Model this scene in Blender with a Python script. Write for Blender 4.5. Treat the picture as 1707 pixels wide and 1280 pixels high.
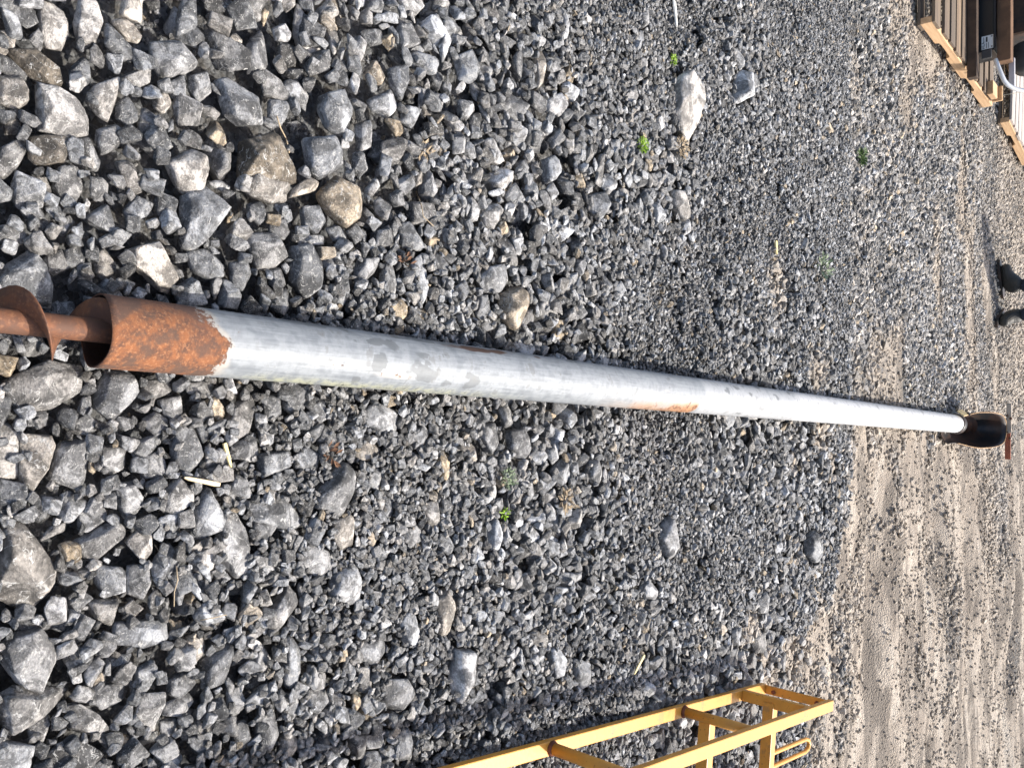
import bpy, bmesh, math, random
import numpy as np
from mathutils import Vector, Matrix, Euler

# ------------------------------------------------------------------ camera, world, sun
for o in list(bpy.data.objects):
    bpy.data.objects.remove(o)
sc = bpy.context.scene
random.seed(7); rng = np.random.default_rng(11)
CAM_H = 1.5; PITCH = math.radians(41.0); FPX = 1382.0
cp, sp = math.cos(PITCH), math.sin(PITCH)
cam_d = bpy.data.cameras.new('camera'); cam = bpy.data.objects.new('camera', cam_d)
sc.collection.objects.link(cam); sc.camera = cam
cam_d.sensor_width = 36; cam_d.sensor_fit = 'HORIZONTAL'; cam_d.lens = 36 * FPX / 1707
cam_d.clip_start = 0.02; cam_d.clip_end = 1000
# the phone was turned: the right side of the picture is up in the world
rx = Vector((0, sp, cp)); ry = Vector((-1, 0, 0)); rz = rx.cross(ry)
m = Matrix((rx, ry, rz)).transposed().to_4x4(); m.translation = Vector((0, 0, CAM_H))
cam.matrix_world = m

SUN_EL = math.radians(53); SUN_AZ = math.radians(41)   # azimuth from +Y (ahead) towards +X (right)
sdir = Vector((math.sin(SUN_AZ) * math.cos(SUN_EL), math.cos(SUN_AZ) * math.cos(SUN_EL), math.sin(SUN_EL)))
w = bpy.data.worlds.new('World'); sc.world = w; w.use_nodes = True
wn = w.node_tree; bg = wn.nodes['Background']; sky = wn.nodes.new('ShaderNodeTexSky')
sky.sky_type = 'NISHITA'; sky.sun_disc = False; sky.sun_elevation = SUN_EL; sky.sun_rotation = SUN_AZ
sky.dust_density = 4.0; sky.ozone_density = .6
wn.links.new(sky.outputs[0], bg.inputs[0]); bg.inputs[1].default_value = 0.15
sd = bpy.data.lights.new('sun', 'SUN'); sd.energy = 4.1; sd.angle = math.radians(1.2); sd.color = (1, .95, .87)
so = bpy.data.objects.new('sun', sd); sc.collection.objects.link(so)
so.rotation_euler = sdir.to_track_quat('Z', 'Y').to_euler(); so.location = (6, 4, 8)
sc.view_settings.view_transform = 'Standard'; sc.view_settings.look = 'None'
sc.view_settings.exposure = 0.68; sc.view_settings.gamma = 1; sc.view_settings.use_curve_mapping = False
sc.cycles.max_bounces = 6

# ------------------------------------------------------------------ picture -> world
def ray(x, y):
    a = (x - 853.5) / FPX; b = (y - 640) / FPX
    return (b, cp + a * sp, -sp + a * cp)
def at_z(x, y, z=0.0):
    d = ray(x, y); t = (CAM_H - z) / -d[2]
    return Vector((d[0] * t, d[1] * t, z))
def at_Y(x, y, Y):
    d = ray(x, y); t = Y / d[1]
    return Vector((d[0] * t, Y, CAM_H + d[2] * t))

# ------------------------------------------------------------------ numpy noise
_T3 = rng.random((64, 64, 64)).astype(np.float32)
def vnoise3(p):
    i = np.floor(p).astype(int); f = p - i; f = f * f * (3 - 2 * f); i &= 63; j = (i + 1) & 63
    x0, y0, z0 = i[..., 0], i[..., 1], i[..., 2]; x1, y1, z1 = j[..., 0], j[..., 1], j[..., 2]
    fx, fy, fz = f[..., 0], f[..., 1], f[..., 2]
    l = lambda a, b, t: a + (b - a) * t
    return l(l(l(_T3[x0, y0, z0], _T3[x1, y0, z0], fx), l(_T3[x0, y1, z0], _T3[x1, y1, z0], fx), fy),
             l(l(_T3[x0, y0, z1], _T3[x1, y0, z1], fx), l(_T3[x0, y1, z1], _T3[x1, y1, z1], fx), fy), fz)
def fbm(p, octv=4):
    s = 0; a = .5; tot = 0
    for k in range(octv):
        s = s + a * vnoise3(p * 2 ** k + 17.3 * k); tot += a; a *= .5
    return s / tot
def fbm2(x, y, sx=1., sy=None, oct_=4, seed=0.):
    sy = sx if sy is None else sy
    x = np.asarray(x, float); y = np.asarray(y, float)
    return fbm(np.stack([x * sx + seed, y * sy + seed * 1.7, np.full_like(x, seed * .37 + .5)], -1), oct_)
def sstep(a, b, x):
    t = np.clip((x - a) / (b - a), 0, 1); return t * t * (3 - 2 * t)

# ------------------------------------------------------------------ object helpers
COL = sc.collection
def new_mesh(name, verts, faces, mat=None, smooth=False):
    me = bpy.data.meshes.new(name); me.from_pydata([tuple(v) for v in verts], [], faces); me.update()
    if mat: me.materials.append(mat)
    if smooth: me.polygons.foreach_set('use_smooth', [True] * len(me.polygons))
    return me
def link(name, me, parent=None):
    o = bpy.data.objects.new(name, me); COL.objects.link(o)
    if parent: o.parent = parent
    return o
def tag(o, label=None, cat=None, group=None, kind=None):
    if label: o['label'] = label
    if cat: o['category'] = cat
    if group: o['group'] = group
    if kind: o['kind'] = kind
    return o
def empty(name, loc, rot=0.0):
    o = bpy.data.objects.new(name, None); COL.objects.link(o); o.location = loc; o.rotation_euler = (0, 0, rot)
    o.empty_display_size = .1
    return o
def bm_box(bm, c, s, R=None, bevel=0.0, jit=0.0):
    r = bmesh.ops.create_cube(bm, size=1)
    vs = r['verts']
    for v in vs:
        v.co = Vector((v.co.x * s[0], v.co.y * s[1], v.co.z * s[2])) + Vector([random.uniform(-jit, jit) for _ in range(3)])
        if R is not None: v.co = R @ v.co
        v.co += Vector(c)
    if bevel:
        es = list({e for v in vs for e in v.link_edges})
        bmesh.ops.bevel(bm, geom=es, offset=bevel, segments=2, affect='EDGES', profile=.6)
def bm_obj(name, bm, mat, parent=None, smooth=False):
    me = bpy.data.meshes.new(name); bm.to_mesh(me); bm.free(); me.materials.append(mat)
    if smooth: me.polygons.foreach_set('use_smooth', [True] * len(me.polygons))
    return link(name, me, parent)
def box_obj(name, c, s, mat, parent=None, R=None, bevel=.002, jit=0.0):
    bm = bmesh.new(); bm_box(bm, c, s, R, bevel, jit); return bm_obj(name, bm, mat, parent)
def tube_mesh(pts, rad, seg=12, cap=True, closed=False):
    """pts list of Vector, rad float or list"""
    n = len(pts); rad = rad if isinstance(rad, (list, tuple)) else [rad] * n
    V = []; F = []; up = Vector((0, 0, 1)); prev = None
    for i, p in enumerate(pts):
        a = pts[(i - 1) % n] if (i or closed) else p; b = pts[(i + 1) % n] if (i < n - 1 or closed) else p
        t = (b - a).normalized()
        if prev is None:
            u = t.cross(up)
            if u.length < .05: u = t.cross(Vector((1, 0, 0)))
            u.normalize()
        else:
            u = (prev - t * prev.dot(t)).normalized()
        prev = u; v = t.cross(u)
        for k in range(seg):
            an = 2 * math.pi * k / seg
            V.append(p + (u * math.cos(an) + v * math.sin(an)) * rad[i])
    for i in range(n if closed else n - 1):
        for k in range(seg):
            a = i * seg + k; b = i * seg + (k + 1) % seg; j = (i + 1) % n
            F.append((a, b, j * seg + (k + 1) % seg, j * seg + k))
    if cap and not closed:
        F.append(tuple(range(seg))[::-1]); F.append(tuple((n - 1) * seg + k for k in range(seg)))
    return V, F
def tube_obj(name, pts, rad, mat, parent=None, seg=12, closed=False):
    V, F = tube_mesh([Vector(p) for p in pts], rad, seg, True, closed)
    return link(name, new_mesh(name, V, F, mat, True), parent)

# ------------------------------------------------------------------ node helpers
class NT:
    def __init__(s, name):
        s.m = bpy.data.materials.new(name); s.m.use_nodes = True; s.t = s.m.node_tree
        s.b = s.t.nodes['Principled BSDF']
    def n(s, kind, **kw):
        nd = s.t.nodes.new(kind)
        for k, v in kw.items():
            if k.startswith('i_'):
                nd.inputs[k[2:].replace('_', ' ')].default_value = v
            else: setattr(nd, k, v)
        return nd
    def l(s, a, b): s.t.links.new(a, b)
    def math(s, op, a, b=None, c=None, clamp=False):
        nd = s.t.nodes.new('ShaderNodeMath'); nd.operation = op; nd.use_clamp = clamp
        for i, v in enumerate((a, b, c)):
            if v is None: continue
            if isinstance(v, (int, float)): nd.inputs[i].default_value = v
            else: s.l(v, nd.inputs[i])
        return nd.outputs[0]
    def mix(s, f, a, b, mode='MIX'):
        nd = s.t.nodes.new('ShaderNodeMix'); nd.data_type = 'RGBA'; nd.blend_type = mode
        for i, v in ((0, f), (6, a), (7, b)):
            if isinstance(v, (int, float)): nd.inputs[i].default_value = v
            elif isinstance(v, tuple): nd.inputs[i].default_value = v if len(v) == 4 else (*v, 1)
            else: s.l(v, nd.inputs[i])
        return nd.outputs[2]
    def noise(s, vec, scale, detail=4, rough=.55, dist=0.):
        nd = s.n('ShaderNodeTexNoise'); nd.inputs['Scale'].default_value = scale; nd.inputs['Detail'].default_value = detail
        nd.inputs['Roughness'].default_value = rough; nd.inputs['Distortion'].default_value = dist
        if vec is not None: s.l(vec, nd.inputs['Vector'])
        return nd.outputs[0]
    def ss(s, v, a, b):
        nd = s.n('ShaderNodeMapRange'); nd.interpolation_type = 'SMOOTHSTEP'
        s.l(v, nd.inputs[0]); nd.inputs[1].default_value = a; nd.inputs[2].default_value = b
        return nd.outputs[0]
    def bump(s, h, strength, dist, prev=None):
        nd = s.n('ShaderNodeBump'); nd.inputs['Strength'].default_value = strength; nd.inputs['Distance'].default_value = dist
        s.l(h, nd.inputs['Height'])
        if prev is not None: s.l(prev, nd.inputs['Normal'])
        return nd.outputs[0]
    def out(s, color=None, rough=None, normal=None, metal=None):
        for k, v in (('Base Color', color), ('Roughness', rough), ('Normal', normal), ('Metallic', metal)):
            if v is None: continue
            if isinstance(v, (int, float)): s.b.inputs[k].default_value = v
            elif isinstance(v, tuple): s.b.inputs[k].default_value = (*v, 1)
            else: s.l(v, s.b.inputs[k])
        return s.m

DIRT = (.44, .375, .30)
def stone_material(name, mode):
    N = NT(name)
    tc = N.n('ShaderNodeTexCoord').outputs['Object']
    rnd = N.n('ShaderNodeObjectInfo').outputs['Random']
    off = N.n('ShaderNodeVectorMath', operation='MULTIPLY_ADD'); N.l(rnd, off.inputs[0])
    off.inputs[1].default_value = (37, 91, 53); N.l(tc, off.inputs[2]); P = off.outputs[0]
    at = lambda k: N.n('ShaderNodeAttribute', attribute_type=mode, attribute_name=k).outputs['Fac']
    tone, warm, dust = at('tone'), at('warm'), at('dust')
    facet = N.n('ShaderNodeAttribute', attribute_type='GEOMETRY', attribute_name='facet').outputs['Fac']
    n1 = N.noise(P, 2.6, 10, .68, .6)
    n2 = N.noise(P, 9.0, 8, .72)
    n3 = N.noise(P, 26, 5, .6)
    # brightness of this stone, its fracture facets and its mottling
    v = N.math('MULTIPLY_ADD', tone, .47, .025)
    f = N.math('MULTIPLY_ADD', facet, .8, .6)
    v = N.math('MULTIPLY', v, f)
    mott = N.math('MULTIPLY_ADD', N.ss(n1, .42, .58), .95, .5)
    v = N.math('MULTIPLY', v, mott)
    v = N.math('MULTIPLY', v, N.math('MULTIPLY_ADD', N.ss(n3, .3, .7), .55, .72))
    col = N.mix(warm, (.96, .985, 1.02), (1.22, .97, .66))
    cc = N.n('ShaderNodeVectorMath', operation='SCALE'); N.l(col, cc.inputs[0]); N.l(v, cc.inputs['Scale'])
    c = cc.outputs[0]
    # pale calcite veins and chips
    ridge = N.math('ABSOLUTE', N.math('SUBTRACT', N.noise(P, 3.0, 4, .55, 1.2), .5))
    vein = N.math('MULTIPLY', N.math('SUBTRACT', 1, N.ss(ridge, .003, .018)), N.ss(n2, .46, .56))
    c = N.mix(N.math('MULTIPLY', vein, .7), c, (.62, .61, .58))
    chips = N.math('MULTIPLY', N.ss(n2, .55, .63), N.ss(n1, .45, .58))
    c = N.mix(N.math('MULTIPLY', chips, .7), c, (.52, .51, .48))
    # clay dust that came with the stone / from the dirt track
    df = N.math('MULTIPLY', N.ss(N.math('ADD', N.math('MULTIPLY', dust, .9), N.math('MULTIPLY', n1, .5)), .42, .95), .9)
    c = N.mix(df, c, DIRT)
    h = N.math('ADD', N.math('MULTIPLY', n2, .7), N.math('MULTIPLY', n3, .35))
    nb = N.bump(h, .9, .008)
    return N.out(c, N.math('MULTIPLY_ADD', n2, .3, .55), nb)
M_INST = stone_material('gravel_limestone', 'INSTANCER')
M_OBJ = stone_material('rock_limestone', 'OBJECT')

# ------------------------------------------------------------------ terrain
PXW = np.array
def dirt_mask(x, y):
    x = np.asarray(x, float); y = np.asarray(y, float)
    n = fbm2(x, y, 1.3, 2.2, 4, 3.); n2 = fbm2(x, y, 5, 9, 3, 9.)
    wob = (n - .5) * 1.5 + (n2 - .5) * .7
    front = sstep(3.45, 4.75, y + wob * 1.3 - .25 * np.abs(x - 1.1) + .27)       # near edge of the dirt track
    left = sstep(.05, .65, x + wob * .9 - .04 * (y - 4))
    main = front * left
    # darker gravel tongue at the far right of the pipe boot
    tongue = np.exp(-(((x - .95) / .8) ** 2 + ((y - 7.9) / .6) ** 2)) * .9
    main = main * (1 - tongue) * (1 - .55 * sstep(.55, .68, fbm2(x, y, 1.6, 2.6, 4, 87.)))
    streak = sstep(.48, .64, fbm2(x, y, 1.3, 3.2, 4, 21.)) * sstep(3.4, 5.6, y) * .62   # worn brown patches, left
    b1 = np.exp(-(((x + .42) / .26) ** 2 + ((y - 3.45) / .15) ** 2)) * .42
    b2 = np.exp(-(((x + .05) / .25) ** 2 + ((y - 3.9) / .2) ** 2)) * .4
    far = sstep(6, 9.5, y) * .42
    return np.clip(np.maximum.reduce([main, streak, b1, b2, far + 0 * x]) * (.75 + .5 * n2), 0, 1)
def ground_level(x, y):
    """top level of the compacted surface"""
    x = np.asarray(x, float); y = np.asarray(y, float)
    z = (fbm2(x, y, .7, .7, 3, 5.) - .5) * .05
    d = sstep(3.9, 4.9, y) * sstep(.2, .9, x)
    rut = (fbm2(x, y, .55, 3.6, 4, 31.) - .5) * .27 + (fbm2(x, y, 3, 9, 3, 41.) - .5) * .045
    z = z + d * rut
    return z * sstep(1.5, 3, y)
def base_level(x, y):
    d = dirt_mask(x, y)
    k = (1 - sstep(2.8, 4.25, np.asarray(y, float)))
    lo = -.038 * k * (1 - .9 * sstep(.3, .7, d))
    return ground_level(x, y) + lo

def axis_coords(a, b, step, far):
    mid = list(np.arange(a, b, step)); out = []; s = step; x = a
    while x > -far: s *= 1.35; x -= s; out.append(x)
    hi = []; s = step; x = mid[-1]
    while x < far: s *= 1.35; x += s; hi.append(x)
    return np.array(out[::-1] + mid + hi)
gx = axis_coords(-4.6, 5.2, .03, 160); gy = axis_coords(-.6, 11.0, .03, 160)
GX, GY = np.meshgrid(gx, gy, indexing='ij')
fade = (1 - sstep(9, 30, np.abs(GX))) * (1 - sstep(12, 30, np.abs(GY)))
GZ = base_level(GX, GY) * fade
GZ += (fbm2(GX, GY, 22, 22, 2, 2.) - .5) * .014 * fade
GD = dirt_mask(GX, GY)
nx, ny = GX.shape
idx = np.arange(nx * ny).reshape(nx, ny)
quads = np.stack([idx[:-1, :-1], idx[1:, :-1], idx[1:, 1:], idx[:-1, 1:]], -1).reshape(-1, 4)
gm = bpy.data.meshes.new('ground')
gm.vertices.add(nx * ny); gm.vertices.foreach_set('co', np.stack([GX, GY, GZ], -1).astype(np.float32).ravel())
gm.loops.add(quads.size); gm.loops.foreach_set('vertex_index', quads.ravel().astype(np.int32))
gm.polygons.add(len(quads)); gm.polygons.foreach_set('loop_start', np.arange(0, quads.size, 4, dtype=np.int32))
gm.update(); gm.validate()
gm.polygons.foreach_set('use_smooth', [True] * len(gm.polygons))
at = gm.attributes.new('dirt', 'FLOAT', 'POINT'); at.data.foreach_set('value', GD.ravel().astype(np.float32))
N = NT('packed_gravel_and_dirt')
tc = N.n('ShaderNodeNewGeometry').outputs['Position']
da = N.n('ShaderNodeAttribute', attribute_name='dirt').outputs['Fac']
n1 = N.noise(tc, 3.0, 6); n2 = N.noise(tc, 26, 8, .65); n3 = N.noise(tc, 130, 5, .7)
vo = N.n('ShaderNodeTexVoronoi', feature='F1'); vo.inputs['Scale'].default_value = 95; N.l(tc, vo.inputs['Vector'])
voc = N.n('ShaderNodeSeparateColor'); N.l(vo.outputs['Color'], voc.inputs[0])
grav = N.mix(voc.outputs[0], (.035, .036, .038), (.22, .225, .23))
grav = N.mix(N.ss(n2, .4, .7), grav, (.10, .092, .08))
dirtc = N.mix(N.ss(n1, .3, .7), (.31, .26, .21), (.50, .435, .36))
dirtc = N.mix(N.math('MULTIPLY', N.ss(n3, .48, .62), .5), dirtc, (.17, .14, .115))
dirtc = N.mix(N.math('MULTIPLY', N.ss(n2, .55, .72), .6), dirtc, (.56, .50, .42))
mpd = N.n('ShaderNodeMapping'); mpd.inputs['Scale'].default_value = (1.3, 5.5, 1); N.l(tc, mpd.inputs[0])
bl = N.noise(mpd.outputs[0], 1.0, 7, .62, .4)
dirtc = N.mix(N.math('MULTIPLY', N.ss(bl, .485, .56), .85), dirtc, (.17, .145, .12))
dirtc = N.mix(N.math('MULTIPLY', N.ss(bl, .44, .36), .6), dirtc, (.58, .52, .44))
df = N.ss(N.math('ADD', da, N.math('MULTIPLY', N.math('SUBTRACT', n2, .5), .9)), .22, .62)
hh = N.math('ADD', N.math('MULTIPLY', vo.outputs['Distance'], -1.0), N.math('ADD', n2, n3))
M_GROUND = N.out(N.mix(df, grav, dirtc), .92, N.bump(hh, .9, .012))
gm.materials.append(M_GROUND)
ground = link('ground', gm); tag(ground, 'grey crushed limestone yard with a tan dirt track', kind='structure')

# ------------------------------------------------------------------ stone shapes
def icodirs(sub):
    bm = bmesh.new(); bmesh.ops.create_icosphere(bm, subdivisions=sub, radius=1)
    V = np.array([v.co[:] for v in bm.verts]); F = np.array([[v.index for v in f.verts] for f in bm.faces]); bm.free()
    return V / np.linalg.norm(V, axis=1)[:, None], F
ICO = {k: icodirs(k) for k in (2, 3, 4, 5)}
def hull_radial(D, Nrm, dist, p=34):
    """radial support of the intersection of half spaces, slightly worn edges"""
    k = np.clip(D @ Nrm.T, 1e-4, None) / dist
    return (np.sum(k ** p, 1)) ** (-1 / p), np.argmax(k, 1)
def make_stone(sub, Nrm, dist, seed, rough=.05, p=90):
    D, F = ICO[sub]
    r, fi = hull_radial(D, Nrm, dist, p)
    V = D * r[:, None]
    n = fbm(V * 2.6 + seed * 3.1 + 9, 5) - .5
    n2 = np.abs(fbm(V * 5.5 + seed * 5.7 + 3, 4) - .5)
    n3 = fbm(V * 13 + seed * 1.3, 3) - .5
    te = fbm(V * 2.0 + seed * 7.1 + 5, 3) * 8; te = (np.floor(te) + sstep(.75, 1, te - np.floor(te))) / 8 - .5
    V = V * (1 + rough * 3.2 * te + rough * 1.2 * n - rough * 2.2 * n2 + rough * .8 * n3)[:, None]
    fc = np.argmax(np.clip((D[F].mean(1)) @ Nrm.T, 1e-4, None) / dist, 1)
    return V, F, fc
def stone_mesh(name, V, F, fc, mat, rs):
    me = bpy.data.meshes.new(name)
    me.vertices.add(len(V)); me.vertices.foreach_set('co', V.astype(np.float32).ravel())
    me.loops.add(F.size); me.loops.foreach_set('vertex_index', F.ravel().astype(np.int32))
    me.polygons.add(len(F)); me.polygons.foreach_set('loop_start', np.arange(0, F.size, 3, dtype=np.int32))
    me.update()
    a = me.attributes.new('facet', 'FLOAT', 'FACE')
    fv = rs.random(int(fc.max()) + 1) ** 1.3
    a.data.foreach_set('value', fv[fc].astype(np.float32))
    me.materials.append(mat)
    return me
def random_planes(rs, asp):
    n = rs.integers(5, 10)
    Nm = rs.normal(size=(n, 3)); Nm /= np.linalg.norm(Nm, axis=1)[:, None]
    # make sure of closure
    Nm = np.vstack([Nm, [[0, 0, 1], [0, 0, -1], [1, 0, .2], [-1, 0, -.1], [.1, 1, 0], [0, -1, .2]]])
    Nm += rs.normal(size=Nm.shape) * .22; Nm /= np.linalg.norm(Nm, axis=1)[:, None]
    d = rs.uniform(.66, 1.18, len(Nm))
    asp = np.array(asp); M = Nm / asp; L = np.linalg.norm(M, axis=1)
    return M / L[:, None], d / L
PROTO = []
for k in range(26):
    rs = np.random.default_rng(100 + k)
    asp = (1, rs.uniform(.62, .95), rs.uniform(.42, .75))
    if k % 6 == 0: asp = (1, rs.uniform(.4, .55), rs.uniform(.3, .45))
    Nm, d = random_planes(rs, asp)
    V, F, fc = make_stone(4, Nm, d, k, .042)
    c = (V.max(0) + V.min(0)) / 2; V = V - c; V /= (V.max(0) - V.min(0)).max()
    me = stone_mesh('stone_shape_%03d' % k, V, F, fc, M_INST, rs)
    PROTO.append((V, F, me))
PCOL = bpy.data.collections.new('stone_shapes')
for k, (V, F, me) in enumerate(PROTO):
    o = bpy.data.objects.new('stone_shape_%03d' % k, me); PCOL.objects.link(o)

# ------------------------------------------------------------------ the pipe's line (needed while stones settle)
PIPE_R = .0612
P0 = at_z(160, 551, .100); P1 = at_z(1590, 706, .078)
PD = (P1 - P0); PLEN = PD.length; PD.normalize()

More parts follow.
